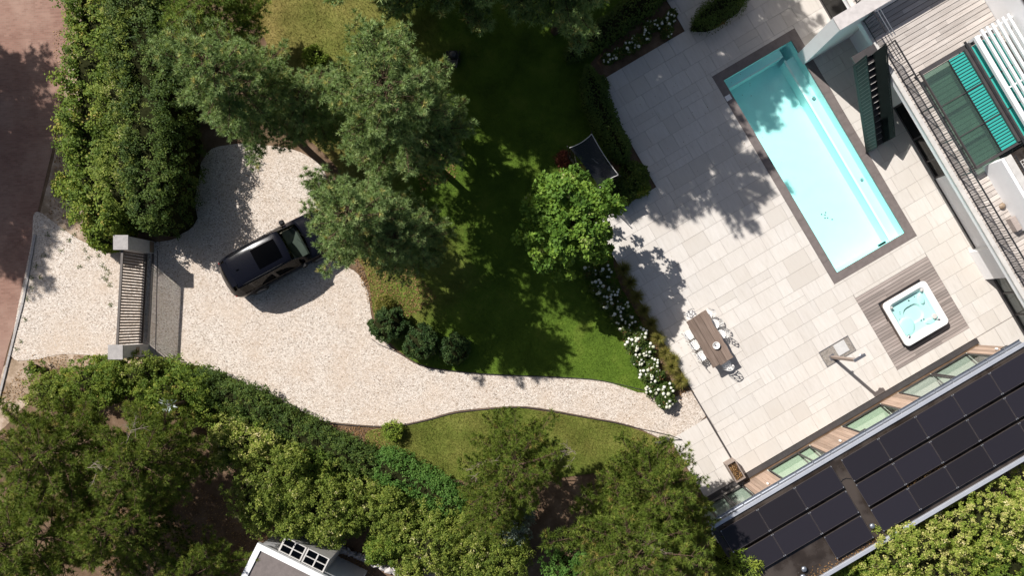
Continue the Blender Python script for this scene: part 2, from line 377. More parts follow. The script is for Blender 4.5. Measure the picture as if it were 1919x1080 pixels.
# ---------------------------------------------------------------- mesh helpers
class MB:
    """collects simple solids; build() links them as one mesh object"""
    def __init__(s): s.v = []; s.f = []; s.smooth = False
    def add(s, vs, fs):
        o = len(s.v); s.v += [tuple(p) for p in vs]; s.f += [tuple(i + o for i in f) for f in fs]; return s
    def ubox(s, u0, u1, v0, v1, z0, z1):        # box in the house frame
        c = [W(u, v, z) for z in (z0, z1) for (u, v) in ((u0, v0), (u0, v1), (u1, v1), (u1, v0))]
        return s.add(c, [(0, 3, 2, 1), (4, 5, 6, 7), (0, 1, 5, 4), (1, 2, 6, 5), (2, 3, 7, 6), (3, 0, 4, 7)])
    def box(s, x0, x1, y0, y1, z0, z1):
        c = [(x, y, z) for z in (z0, z1) for (x, y) in ((x0, y0), (x1, y0), (x1, y1), (x0, y1))]
        return s.add(c, [(0, 3, 2, 1), (4, 5, 6, 7), (0, 1, 5, 4), (1, 2, 6, 5), (2, 3, 7, 6), (3, 0, 4, 7)])
    def bar(s, a, b, w, h=None, up=(0, 0, 1)):   # rectangular bar from a to b
        a = Vector(a); b = Vector(b); h = h or w
        d = (b - a).normalized(); up = Vector(up)
        if abs(d.dot(up)) > 0.98: up = Vector((CA, SA, 0))
        x = d.cross(up).normalized(); y = x.cross(d)
        c = []
        for p in (a, b):
            for sx, sy in ((-1, -1), (1, -1), (1, 1), (-1, 1)): c.append(p + x * sx * w / 2 + y * sy * h / 2)
        return s.add(c, [(0, 3, 2, 1), (4, 5, 6, 7), (0, 1, 5, 4), (1, 2, 6, 5), (2, 3, 7, 6), (3, 0, 4, 7)])
    def tube(s, pts, r0, r1=None, n=8, caps=True):
        r1 = r0 if r1 is None else r1
        pts = [Vector(p) for p in pts]; o = len(s.v); k = len(pts); ref = Vector((0.31, 0.17, 0.93))
        for i, p in enumerate(pts):
            d = (pts[min(i + 1, k - 1)] - pts[max(i - 1, 0)]).normalized()
            if abs(d.dot(ref)) > 0.95: ref = Vector((0.9, 0.3, 0.1))
            x = d.cross(ref).normalized(); y = d.cross(x)
            r = r0 + (r1 - r0) * i / max(1, k - 1)
            for j in range(n):
                a = 2 * math.pi * j / n
                s.v.append(tuple(p + (x * math.cos(a) + y * math.sin(a)) * r))
        for i in range(k - 1):
            for j in range(n):
                s.f.append((o + i * n + j, o + (i + 1) * n + j, o + (i + 1) * n + (j + 1) % n, o + i * n + (j + 1) % n))
        if caps:
            s.f.append(tuple(o + j for j in range(n))); s.f.append(tuple(o + (k - 1) * n + j for j in reversed(range(n))))
        return s
    def lathe(s, c, prof, n=24):                 # prof: (r, z) from bottom to top
        o = len(s.v)
        for r, z in prof:
            for j in range(n):
                a = 2 * math.pi * j / n; s.v.append((c[0] + r * math.cos(a), c[1] + r * math.sin(a), c[2] + z))
        for i in range(len(prof) - 1):
            for j in range(n):
                s.f.append((o + i * n + j, o + i * n + (j + 1) % n, o + (i + 1) * n + (j + 1) % n, o + (i + 1) * n + j))
        s.f.append(tuple(o + j for j in reversed(range(n)))); s.f.append(tuple(o + (len(prof) - 1) * n + j for j in range(n)))
        return s
    def prism(s, poly, z0, z1):
        n = len(poly); o = len(s.v)
        s.v += [(p[0], p[1], z0) for p in poly] + [(p[0], p[1], z1) for p in poly]
        s.f.append(tuple(o + i for i in reversed(range(n)))); s.f.append(tuple(o + n + i for i in range(n)))
        for i in range(n): s.f.append((o + i, o + (i + 1) % n, o + n + (i + 1) % n, o + n + i))
        return s
    def mesh(s, name, mat, smooth=False, bevel=0.0, fix=True):
        me = bpy.data.meshes.new(name); me.from_pydata(s.v, [], s.f)
        if fix or bevel:
            bm = bmesh.new(); bm.from_mesh(me)
            if bevel: bmesh.ops.bevel(bm, geom=list(bm.edges), offset=bevel, segments=1, affect='EDGES', clamp_overlap=True)
            bmesh.ops.recalc_face_normals(bm, faces=bm.faces)
            bm.to_mesh(me); bm.free()
        if smooth: me.polygons.foreach_set('use_smooth', [True] * len(me.polygons))
        me.materials.append(M[mat])
        return me
    def build(s, name, mat, parent=None, smooth=False, bevel=0.0, fix=True):
        return put(name, s.mesh(name, mat, smooth, bevel, fix), parent)

def put(name, me, parent=None, mw=None):
    o = bpy.data.objects.new(name, me); COL.objects.link(o)
    if parent is not None:
        o.parent = parent
        o.matrix_parent_inverse = base_matrix(parent).inverted()
        if mw is not None: o.matrix_basis = mw
    elif mw is not None:
        o.matrix_basis = mw
    else:                                        # top level: move the origin to the base of the thing
        n = len(me.vertices)
        if n:
            co = np.empty(n * 3, np.float32); me.vertices.foreach_get('co', co); co = co.reshape(-1, 3)
            b = np.array([(co[:, 0].min() + co[:, 0].max()) / 2, (co[:, 1].min() + co[:, 1].max()) / 2, co[:, 2].min()], np.float32)
            me.vertices.foreach_set('co', (co - b).ravel()); me.update()
            o.location = b.tolist()
    return o
def base_matrix(o):
    m = Matrix.LocRotScale(o.location, o.rotation_euler.to_quaternion(), o.scale)
    if o.parent is not None: return base_matrix(o.parent) @ o.matrix_parent_inverse @ m
    return m
def thing(name, loc, label, cat, group=None, rotz=0.0):
    o = bpy.data.objects.new(name, None); COL.objects.link(o); o.empty_display_size = 0.2
    o.location = loc; o.rotation_euler = (0, 0, rotz)
    return tag(o, label, cat, group)
def tag(o, label, cat, group=None):
    o['label'] = label; o['category'] = cat
    if group: o['group'] = group
    return o
def struct(o): o['kind'] = 'structure'; return o
def stuff(o, label=None, cat=None):
    o['kind'] = 'stuff'
    if label: o['label'] = label
    if cat: o['category'] = cat
    return o
def copy_tree(o, parent=None):
    c = o.copy(); COL.objects.link(c)
    if parent is not None: c.parent = parent
    for ch in list(o.children): copy_tree(ch, c)
    return c
ORD = ['first', 'second', 'third', 'fourth', 'fifth', 'sixth', 'seventh', 'eighth', 'ninth', 'tenth', 'eleventh', 'twelfth', 'thirteenth', 'fourteenth', 'fifteenth', 'sixteenth', 'seventeenth', 'eighteenth', 'nineteenth', 'twentieth']

def npmesh(name, V, F, mat, tint=None, smooth=False):
    me = bpy.data.meshes.new(name)
    V = np.ascontiguousarray(V, np.float32); F = np.ascontiguousarray(F, np.int32)
    nf, k = F.shape
    me.vertices.add(len(V)); me.vertices.foreach_set('co', V.ravel())
    me.loops.add(nf * k); me.loops.foreach_set('vertex_index', F.ravel())
    me.polygons.add(nf); me.polygons.foreach_set('loop_start', np.arange(0, nf * k, k, dtype=np.int32))
    try: me.polygons.foreach_set('loop_total', np.full(nf, k, np.int32))
    except Exception: pass
    if tint is not None:
        a = me.attributes.new('tint', 'FLOAT', 'POINT'); a.data.foreach_set('value', np.ascontiguousarray(tint, np.float32))
    if smooth: me.polygons.foreach_set('use_smooth', np.ones(nf, bool))
    me.update(calc_edges=True)
    me.materials.append(M[mat])
    return me
UNIT = {}
def unit_box(mat, bev=0.0):
    """one shared bevelled unit box per material, scaled per piece"""
    if mat not in UNIT:
        b = MB().box(-.5, .5, -.5, .5, -.5, .5); UNIT[mat] = b.mesh('piece', mat)
    return UNIT[mat]
def piece(name, mat, parent, u0, u1, v0, v1, z0, z1, tilt=None):
    """a box piece in the house frame as an object of its own, sharing its mesh"""
    c = W((u0 + u1) / 2, (v0 + v1) / 2, (z0 + z1) / 2)
    mw = Matrix.Translation(c) @ ROT
    if tilt is not None: mw = mw @ tilt
    mw = mw @ Matrix.Diagonal((u1 - u0, v1 - v0, z1 - z0, 1))
    return put(name, unit_box(mat), parent, mw)
def smooth_poly(pts, n=6):
    p = np.array(pts, float); k = len(p); out = []
    for i in range(k):
        p0, p1, p2, p3 = p[i - 1], p[i], p[(i + 1) % k], p[(i + 2) % k]
        for t in np.arange(n) / n:
            out.append(.5 * (2 * p1 + (p2 - p0) * t + (2 * p0 - 5 * p1 + 4 * p2 - p3) * t * t + (3 * p1 - p0 - 3 * p2 + p3) * t ** 3))
    return np.array(out)
def sheet(name, poly, z, mat, thick=0.0):
    """flat sheet with a concave outline, at its own level"""
    bm = bmesh.new()
    vs = [bm.verts.new((float(p[0]), float(p[1]), z)) for p in poly]
    f = bm.faces.new(vs)
    if f.calc_area() and f.normal.z < 0: f.normal_flip()
    bm.normal_update()
    if f.normal.z < 0: f.normal_flip()
    bmesh.ops.triangulate(bm, faces=bm.faces)
    me = bpy.data.meshes.new(name); bm.to_mesh(me); bm.free(); me.materials.append(M[mat])
    return put(name, me)
def inside(P, poly):
    x, y = P[:, 0], P[:, 1]; poly = np.asarray(poly); r = np.zeros(len(P), bool)
    j = len(poly) - 1
    for i in range(len(poly)):
        xi, yi = poly[i][:2]; xj, yj = poly[j][:2]
        if yi != yj:
            c = ((yi > y) != (yj > y)) & (x < (xj - xi) * (y - yi) / (yj - yi) + xi); r ^= c
        j = i
    return r
def unitv(a): return a / np.maximum(1e-9, np.linalg.norm(a, axis=1, keepdims=True))
def leaf_quads(P, D, Nn, Ln, Wd, rs):
    S = unitv(np.cross(D, Nn)); n = len(P)
    Ln = Ln[:, None]; Wd = Wd[:, None]
    a = P; b = P + D * Ln * .5 + S * Wd * .5 + Nn * Ln * .06; c = P + D * Ln; d = P + D * Ln * .5 - S * Wd * .5 + Nn * Ln * .06
    V = np.stack([a, b, c, d], 1).reshape(-1, 3)
    F = np.arange(n * 4).reshape(n, 4)
    return V, F
def needle_tris(C, A, K, ln, w, spread, rs):
    n = len(C)
    r = unitv(rs.normal(size=(n * K, 3)))
    A2 = np.repeat(unitv(A), K, 0); C2 = np.repeat(C, K, 0)
    D = unitv(A2 + r * spread)
    S = unitv(np.cross(D, rs.normal(size=(n * K, 3)))) * w * .5
    l = ln * rs.uniform(.7, 1.15, (n * K, 1))
    B = C2 - A2 * ln * .25
    V = np.stack([B - S, B + S, B + D * l], 1).reshape(-1, 3)
    return V, np.arange(n * K * 3).reshape(-1, 3)
class Waves:
    """smooth pseudo-noise used to make clipped and wild outlines uneven"""
    def __init__(s, seed, freq, k=7):
        r = np.random.default_rng(seed); s.k = r.normal(size=(k, 3)) * freq; s.p = r.uniform(0, 6.28, k)
    def __call__(s, P): return np.sin(P @ s.k.T + s.p).mean(1) * 1.6 + np.sin(P @ (s.k.T * 2.7) + s.p * 1.9).mean(1) * .7
# ---------------------------------------------------------------- ground, road, drive, lawn
PU0, PU1, PV0, PV1 = 12.60, 16.15, -5.0, 5.0        # pool opening
def ground():
    B = 420.0
    o = [(-B, -B), (B, -B), (B, B), (-B, B)]
    inner = [W(PU0, PV1), W(PU1, PV1), W(PU1, PV0), W(PU0, PV0)]
    vs = [(x, y, 0.0) for x, y in o] + [(p[0], p[1], 0.0) for p in inner]
    fs = [(0, 1, 5, 4), (1, 2, 6, 5), (2, 3, 7, 6), (3, 0, 4, 7)]
    struct(MB().add(vs, fs).build('ground', 'litter'))
ground()
def gp(pts): return [G(x, y)[:2] for x, y in pts]
road_edge = [(140, -40), (138, 0), (131, 60), (124, 120), (112, 200), (101, 270), (84, 340), (70, 400), (58, 470), (45, 540), (31, 600), (16, 650), (2, 705), (-14, 770), (-34, 840)]
struct(sheet('road', gp([(-900, -600), (150, -600)] + road_edge + [(-120, 1150), (-900, 1150)]), 0.012, 'road'))
verge = gp([(140, -200), (175, -200), (165, 0), (150, 120), (150, 250), (160, 380), (200, 440), (215, 470), (150, 480), (60, 470), (75, 400), (100, 300), (120, 180), (136, 0)])
struct(sheet('verge', smooth_poly(verge, 3), 0.006, 'verge'))
verge2 = gp([(60, 660), (180, 650), (320, 678), (330, 700), (150, 690), (60, 700), (60, 740), (10, 800), (-60, 850), (-30, 780), (5, 690)])
struct(sheet('verge', smooth_poly(verge2, 3), 0.006, 'verge'))
drive = gp([(66, 398), (60, 450), (44, 530), (30, 600), (22, 668), (60, 675), (120, 664), (200, 668), (285, 672), (335, 688), (395, 706), (455, 728), (520, 765), (585, 785), (655, 795), (735, 798), (800, 786), (860, 770),
            (960, 762), (1010, 765), (1100, 781), (1180, 797), (1238, 822), (1262, 825), (1320, 783), (1318, 765), (1296, 733), (1262, 745), (1218, 738), (1130, 715), (1040, 708), (960, 705), (880, 700), (800, 690), (758, 670),
            (722, 640), (698, 600), (690, 550), (672, 515), (640, 490), (622, 440), (614, 350), (602, 312), (560, 284), (500, 272), (440, 270), (385, 290), (360, 380), (340, 440), (290, 455), (210, 468), (150, 450), (100, 415)])
drive_s = smooth_poly(drive, 4)
struct(sheet('gravel_drive', drive_s, 0.020, 'gravel'))
lawn1 = gp([(1218, 738), (1130, 714), (1040, 706), (960, 703), (880, 698), (800, 687), (760, 667), (725, 635), (702, 595), (694, 545), (680, 500), (650, 460), (640, 400), (640, 330), (600, 280), (520, 200), (500, 80), (470, -150), (1250, -150),
            (1150, 60), (1100, 150), (1150, 330), (1150, 500), (1200, 600), (1230, 680)])
lawn1_s = smooth_poly(lawn1, 3)
struct(sheet('lawn', lawn1_s, 0.030, 'lawn'))
lawn2 = gp([(690, 808), (740, 802), (800, 790), (860, 775), (960, 766), (1010, 770), (1100, 785), (1180, 801), (1236, 826), (1225, 850), (1150, 880), (1000, 900), (860, 900), (800, 880), (735, 850), (690, 835)])
lawn2_s = smooth_poly(lawn2, 3)
struct(sheet('lawn', lawn2_s, 0.030, 'lawn'))

def grass(name, poly, n, seed):
    rs = np.random.default_rng(seed); poly = np.asarray(poly)
    lo, hi = poly.min(0), poly.max(0); lo = np.maximum(lo, [-13, -9]); hi = np.minimum(hi, [9, 16])
    P = rs.uniform(lo, hi, (n, 2)); P = P[inside(P, poly)]; m = len(P)
    h = rs.uniform(.03, .075, m); a = rs.uniform(0, 6.28, m); w = rs.uniform(.012, .022, m)
    lean = rs.normal(0, .03, (m, 2))
    B = np.c_[P, np.full(m, .028)]; S = np.c_[np.cos(a) * w / 2, np.sin(a) * w / 2, np.zeros(m)]
    T = B + np.c_[lean, h]
    V = np.stack([B - S, B + S, T], 1).reshape(-1, 3)
    me = npmesh(name, V, np.arange(m * 3).reshape(-1, 3), 'blade', np.repeat(rs.random(m), 3))
    stuff(put(name, me))
grass('grass', lawn1_s, 300000, 1)
grass('grass', lawn2_s, 55000, 2)

def pebbles(name, poly, n, seed, mat, smin, smax, z, parent=None, tag_=True):
    rs = np.random.default_rng(seed); poly = np.asarray(poly)
    P = rs.uniform(poly.min(0), poly.max(0), (n, 2)); P = P[inside(P, poly)]; m = len(P)
    base = np.array([(1, 0, 0), (0, 1, 0), (-1, 0, 0), (0, -1, 0), (0, 0, .75)], float)
    s = rs.uniform(smin, smax, (m, 1, 1)) * rs.uniform(.7, 1.2, (m, 1, 3))
    a = rs.uniform(0, 6.28, m); c, d = np.cos(a), np.sin(a)
    V = base[None] * s
    V = np.stack([V[..., 0] * c[:, None] - V[..., 1] * d[:, None], V[..., 0] * d[:, None] + V[..., 1] * c[:, None], V[..., 2]], -1)
    V += np.c_[P, np.full(m, z)][:, None, :]
    f = np.array([(0, 1, 4), (1, 2, 4), (2, 3, 4), (3, 0, 4)])
    F = (f[None] + (np.arange(m) * 5)[:, None, None]).reshape(-1, 3)
    o = put(name, npmesh(name, V.reshape(-1, 3), F, mat), parent)
    return stuff(o)
pebbles('loose_gravel', drive_s, 60000, 3, 'pebble_l', .012, .034, .019)
pebbles('dark_stones', drive_s, 1600, 4, 'pebble_d', .012, .032, .020)

def edging(name, pts, label, w=.018, h=.07, mat='anthracite'):
    b = MB(); P = [Vector((x, y, 0.028)) for x, y in pts]
    for i in range(len(P) - 1): b.bar(P[i] + Vector((0, 0, h / 2 - .02)), P[i + 1] + Vector((0, 0, h / 2 - .02)), w, h)
    return tag(b.build(name, mat), label, 'edging')
edging('lawn_edging', smooth_poly(gp([(1218, 738), (1130, 714), (1040, 707), (960, 704), (880, 699), (800, 688), (760, 668), (725, 637)]), 4)[:-4], 'thin dark metal edging between the lawn and the gravel path')
edging('lawn_edging', smooth_poly(gp([(1236, 825), (1180, 799), (1100, 783), (1010, 767), (960, 764), (860, 773), (800, 788), (736, 800), (655, 797), (585, 787), (520, 767)]), 4)[:-4], 'thin dark metal edging along the far side of the gravel path')
# kerb stones along the road
kr = thing('road_kerb', G(20, 600), 'pale stone kerb between the brick road and the gravel entrance', 'kerb')
kp = [Vector(G(x, y)) for x, y in ((62, 440), (50, 510), (38, 570), (24, 625), (8, 690), (-8, 755))]
for i in range(len(kp) - 1):
    a, b_ = kp[i], kp[i + 1]; n = 3
    for j in range(n):
        p = a.lerp(b_, j / n); q = a.lerp(b_, (j + .96) / n)
        MB().bar(p + Vector((.12, 0, .02)), q + Vector((.12, 0, .02)), .10, .09).build('kerb_stone', 'pillarcap', kr)

# ---------------------------------------------------------------- terrace
terrace = struct(bpy.data.objects.new('terrace', None)); COL.objects.link(terrace); terrace.location = W(9, 5, 0)
DU0, DU1, DV0, DV1 = 12.72, 16.45, 6.38, 10.10      # sunken timber deck for the hot tub
SU0, SU1, SV0, SV1 = 10.10, 11.60, 7.64, 8.40       # shower bed
CU0, CU1, CV0, CV1 = 12.25, 16.52, -5.38, 5.37      # outside of the pool coping
bed = MB()
for r in ((7.62, CU0, -7.75, 10.62), (4.40, 7.62, -2.4, 10.62), (CU0, CU1, -12, CV0), (7.62, CU0, -12, -7.76),
          (CU0, 19.2, CV1, DV0), (CU0, DU0, DV0, 10.62), (DU1, 19.2, DV0, 12.2), (DU0, DU1, DV1, 10.62), (CU1, 19.2, -12, CV1)):
    if r[3] == -7.76: continue
    bed.ubox(r[0], r[1] - .0005, r[2], r[3] - .0005, -.05, .034)
bed.build('mortar_bed', 'joint', terrace)
def in_rect(u0, u1, v0, v1, r, e=0.02): return u0 < r[1] - e and u1 > r[0] + e and v0 < r[3] - e and v1 > r[2] + e
def subtract(rects, h):
    out = []
    for (u0, u1, v0, v1) in rects:
        if not in_rect(u0, u1, v0, v1, h, 1e-4): out.append((u0, u1, v0, v1)); continue
        if u0 < h[0]: out.append((u0, h[0], v0, v1)); u0 = h[0]
        if u1 > h[1]: out.append((h[1], u1, v0, v1)); u1 = h[1]
        if v0 < h[2]: out.append((u0, u1, v0, h[2])); v0 = h[2]
        if v1 > h[3]: out.append((u0, u1, h[3], v1))
    return out
holes = [(CU0, CU1, CV0, CV1), (DU0, DU1, DV0, DV1), (SU0, SU1, SV0, SV1), (4.40, 7.62, -12, -2.4), (4, 12.25, -12, -7.75), (18.5, 30, 3.6, 7.2), (18.14, 30, 7.17, 8.6)]
rs_ = random.Random(11)
PITCH = 0.735
slabs = []
v = -7.75 - PITCH * 3
while v < 10.6:
    v1 = min(v + PITCH, 10.64)
    u = 4.40 - rs_.uniform(0, .6)
    while u < 18.9:
        l = rs_.choice((.55, .74, .74, .92, 1.1, 1.1, 1.3))
        for r in [(max(u, 4.40), min(u + l, 18.9), v, v1)]:
            if r[1] - r[0] > .04:
                rr = [r]
                if rs_.random() < .12 and l > .9: rr = [(r[0], r[1], v, v + PITCH * .5), (r[0], r[1], v + PITCH * .5, v1)]
                for h in holes: rr = subtract(rr, h)
                slabs += [q for q in rr if q[1] - q[0] > .05 and q[3] - q[2] > .05]
        u += l
    v += PITCH
slabs += [(16.5, 17.4, 10.66, 12.0), (17.41, 18.9, 10.66, 12.0)]
G2 = .005
def area(r): return (r[1] - r[0]) * (r[3] - r[2])
slabs.sort(key=lambda r: -area(r) * (0.3 if r[2] < -7.7 or r[0] > 17.2 else 1))
for r in slabs[:300]:
    h = rs_.uniform(.050, .0535)
    piece('paving_slab', 'stone', terrace, r[0] + G2, r[1] - G2, r[2] + G2, r[3] - G2, .0, h)
if len(slabs) > 300:
    b = MB()
    for r in slabs[300:]: b.ubox(r[0] + G2, r[1] - G2, r[2] + G2, r[3] - G2, .0, .052)
    stuff(b.build('cut_slabs', 'stone', terrace))
print('slabs', len(slabs))
# lower landing beside the terrace
landing = struct(bpy.data.objects.new('landing', None)); COL.objects.link(landing); landing.location = W(3.5, 9, 0)
MB().ubox(2.45, 4.33, 7.62, 11.2, -.05, .004).build('mortar_bed', 'joint', landing)
v = 7.63
while v < 10.7:
    u = 2.46; k = rs_.uniform(.3, .7)
    while u < 4.30:
        u1 = min(u + k, 4.32)
        if u1 - u > .08: piece('paving_slab', 'stone', landing, u + G2, u1 - G2, v + G2, min(v + PITCH, 10.75) - G2, -.02, .022 + rs_.uniform(0, .003))
        u = u1; k = rs_.uniform(.42, .95)
    v += PITCH
dg = thing('drainage_channel', W(4.365, 8, 0), 'narrow dark slot drain running along the lower edge of the terrace', 'drain')
MB().ubox(4.335, 4.395, 5.6, 10.2, -.03, .030).build('channel', 'anthracite', dg)
MB().ubox(4.335, 4.350, 5.6, 10.2, .030, .050).build('channel_lip', 'anthracite', dg)

# ---------------------------------------------------------------- pool
pool = thing('swimming_pool', W(14.4, 0, -1.5), 'long turquoise swimming pool with a dark stone surround', 'pool', rotz=ANG)
zb = -1.45
bs = MB()
def quad(*p): bs.add(p, [(0, 1, 2, 3)])
c = [(PU0, PV0), (PU1, PV0), (PU1, PV1), (PU0, PV1)]
quad(*[W(u, v, zb) for u, v in c])
for i in range(4):
    a, b_ = c[i], c[(i + 1) % 4]
    quad(W(*a, zb), W(*b_, zb), W(*b_, .03), W(*a, .03))
bs.build('basin', 'liner', pool)
MB().ubox(15.72, PU1 - .002, -4.4, PV1 - .002, zb + .002, -.62).build('bench', 'liner', pool)
MB().ubox(15.66, 15.76, -4.45, PV1 - .004, -.622, -.605).build('bench_edge', 'liner_white', pool)
MB().ubox(PU0 + .002, 15.70, -4.997, -4.62, zb + .002, -.5).build('step', 'liner', pool)
MB().ubox(PU0 + .004, 15.68, -4.66, -4.60, -.502, -.488).build('step_edge', 'liner_white', pool)
wm = MB(); wm.add([W(PU0 + .001, PV0 + .001, -.10), W(PU1 - .001, PV0 + .001, -.10), W(PU1 - .001, PV1 - .001, -.10), W(PU0 + .001, PV1 - .001, -.10)], [(0, 3, 2, 1)])
wm.build('water', 'water', pool)
def coping_run(u0, u1, v0, v1, n, along_v):
    for i in range(n):
        if along_v: a = v0 + (v1 - v0) * i / n; b_ = v0 + (v1 - v0) * (i + 1) / n; piece('coping_stone', 'coping', pool, u0, u1, a + .003, b_ - .003, -.03, .058)
        else: a = u0 + (u1 - u0) * i / n; b_ = u0 + (u1 - u0) * (i + 1) / n; piece('coping_stone', 'coping', pool, a + .003, b_ - .003, v0, v1, -.03, .058)
coping_run(CU0, PU0 + .02, CV0, CV1, 10, True)
coping_run(PU1 - .02, CU1, CV0, CV1, 10, True)
coping_run(PU0 + .02, PU1 - .02, CV0, PV0 + .02, 4, False)
coping_run(PU0 + .02, PU1 - .02, PV1 - .02, CV1, 4, False)
def disc(name, c, r, h, mat, parent, n=16, prof=None):
    return MB().lathe(c, prof or [(r, 0), (r, h * .7), (r * .85, h)], n).build(name, mat, parent, smooth=False)
for du, dv in ((0, 0), (.12, .1), (.05, .22), (.2, .02), (.16, .28), (.3, .45)):
    disc('floor_inlet', W(13.95 + du, 2.5 + dv, zb + .002), .03, .02, 'anthracite', pool, 10)
disc('pool_light', W(15.98, -2.3, -.60), .09, .03, 'chrome', pool)
disc('pool_light', W(15.98, 2.0, -.60), .07, .03, 'chrome', pool)
MB().ubox(15.0, 15.35, 4.90, 4.985, -.42, -.30).build('skimmer_mouth', 'darkglass', pool)
skl = MB().ubox(12.27, 12.53, -4.32, -4.08, .0585, .066).build('skimmer_lid', 'whitemetal'); tag(skl, 'small white square skimmer lid set in the dark pool surround', 'lid')

# ---------------------------------------------------------------- hot tub and its deck
hd = thing('timber_deck', W(14.6, 8.2, 0), 'square weathered timber deck around the hot tub', 'deck', rotz=ANG)
MB().ubox(DU0, DU1, DV0, DV1, -.05, .02).build('deck_base', 'black', hd)
TU0, TU1, TV0, TV1 = 13.46, 15.66, 7.15, 9.35      # tub footprint
k = 26; pw = (DV1 - DV0) / k
for i in range(k):
    a = DV0 + i * pw + .009; b_ = DV0 + (i + 1) * pw - .009; h = .046 + rs_.uniform(0, .005)
    if TV0 + .03 < b_ and a < TV1 - .03:
        piece('plank', 'deck', hd, DU0 + .004, TU0 + .03, a, b_, .021, h); piece('plank', 'deck', hd, TU1 - .03, DU1 - .004, a, b_, .021, h)
    else:
        j = rs_.uniform(DU0 + .9, DU1 - .9)
        piece('plank', 'deck', hd, DU0 + .004, j - .002, a, b_, .021, h); piece('plank', 'deck', hd, j + .002, DU1 - .004, a, b_, .021, h)
tub = thing('hot_tub', W(14.56, 8.25, .05), 'square white hot tub full of clear water on the timber deck', 'hot tub', rotz=ANG)
def rrect(u0, u1, v0, v1, r, n=6):
    out = []
    for cu, cv, a0 in ((u1 - r, v1 - r, 0), (u0 + r, v1 - r, 90), (u0 + r, v0 + r, 180), (u1 - r, v0 + r, 270)):
        for i in range(n + 1):
            a = R(a0 + 90 * i / n); out.append(W(cu + r * math.cos(a), cv + r * math.sin(a))[:2])
    return out
TZ = .42
def ring(outer, inner, z, b, z2=None):
    n = len(outer); z2 = z if z2 is None else z2
    o = len(b.v); b.v += [(p[0], p[1], z) for p in outer] + [(p[0], p[1], z2) for p in inner]
    for i in range(n): b.f.append((o + i, o + (i + 1) % n, o + n + (i + 1) % n, o + n + i))
cab = MB().prism(rrect(TU0 + .05, TU1 - .05, TV0 + .05, TV1 - .05, .16), .021, TZ - .07); 
cab.f = [f for f in cab.f if len(f) == 4 or True]
cabo = MB(); ro = rrect(TU0 + .05, TU1 - .05, TV0 + .05, TV1 - .05, .16); ring(ro, ro, .021, cabo, TZ - .06)
cabo.build('cabinet', 'cabinet', tub, fix=False)
for (a, b_, c_, d) in ((TU0 + .02, TU0 + .05, TV0 + .3, TV0 + .9), (TU0 + .02, TU0 + .05, TV0 + 1.2, TV0 + 1.85), (TU0 + .3, TU0 + .95, TV0 + .02, TV0 + .05), (TU0 + 1.2, TU0 + 1.85, TV0 + .02, TV0 + .05), (TU0 + .3, TU0 + 1.85, TV1 - .05, TV1 - .02), (TU1 - .05, TU1 - .02, TV0 + .3, TV0 + 1.85)):
    piece('cabinet_panel', 'cabinet', tub, a, b_, c_, d, .06, TZ - .10)
sh = MB()
o1 = rrect(TU0, TU1, TV0, TV1, .20); o2 = rrect(TU0 + .02, TU1 - .02, TV0 + .02, TV1 - .02, .19); i1 = rrect(TU0 + .19, TU1 - .19, TV0 + .19, TV1 - .19, .22); i2 = rrect(TU0 + .24, TU1 - .24, TV0 + .24, TV1 - .24, .24)
i3 = rrect(TU0 + .34, TU1 - .34, TV0 + .34, TV1 - .34, .25)
i4 = rrect(TU0 + .68, TU1 - .66, TV0 + .70, TV1 - .68, .3); i5 = rrect(TU0 + .74, TU1 - .72, TV0 + .76, TV1 - .74, .28)
ring(o1, o1, TZ - .09, sh, TZ - .02); ring(o1, o2, TZ - .02, sh, TZ); ring(o2, i1, TZ, sh); ring(i1, i2, TZ, sh, TZ - .06); ring(i2, i3, TZ - .06, sh, TZ - .22)
ring(i3, i4, TZ - .22, sh, TZ - .24); ring(i4, i5, TZ - .24, sh, TZ - .34)
o = len(sh.v); sh.v += [(p[0], p[1], TZ - .34) for p in i5]; sh.f.append(tuple(range(o, o + len(i5))))
sh.build('shell', 'white_acrylic', tub, smooth=True, fix=True)
def lobe(name, cu, cv, ru, rv, z, h, mat, ang=0):
    prof = []; b = MB(); n = 20
    for fr, zz in ((1, -.12), (1, h * .5), (.92, h * .85), (.7, h), (.001, h * 1.02)):
        prof.append((fr, zz))
    o = 0
    for fr, zz in prof:
        for j in range(n):
            a = 2 * math.pi * j / n; x = ru * fr * math.cos(a); y = rv * fr * math.sin(a)
            b.v.append(W(cu + x * math.cos(ang) - y * math.sin(ang), cv + x * math.sin(ang) + y * math.cos(ang), z + zz))
    for i in range(len(prof) - 1):
        for j in range(n): b.f.append((i * n + j, i * n + (j + 1) % n, (i + 1) * n + (j + 1) % n, (i + 1) * n + j))
    return b.build(name, mat, tub, smooth=True)
lobe('lounger_seat', 14.0, 8.6, .36, .42, TZ - .24, .07, 'white_acrylic', .4)
lobe('arm_rest', 15.0, 8.9, .24, .12, TZ - .24, .09, 'white_acrylic', .3)
lobe('arm_rest', 15.18, 7.85, .12, .26, TZ - .24, .09, 'white_acrylic', .2)
for cu, cv, an in ((13.73, 7.44, .78), (15.39, 7.44, 2.35), (15.37, 9.06, .78), (13.76, 9.05, 2.35)):
    lobe('head_pillow', cu, cv, .16, .06, TZ - .08, .04, 'steel' if cv > 8.5 else 'cope_light', an)
tw = rrect(TU0 + .245, TU1 - .245, TV0 + .245, TV1 - .245, .24)
o = MB(); o.v = [(p[0], p[1], TZ - .11) for p in tw]; o.f = [tuple(range(len(tw)))]; o.build('water', 'tubwater', tub)
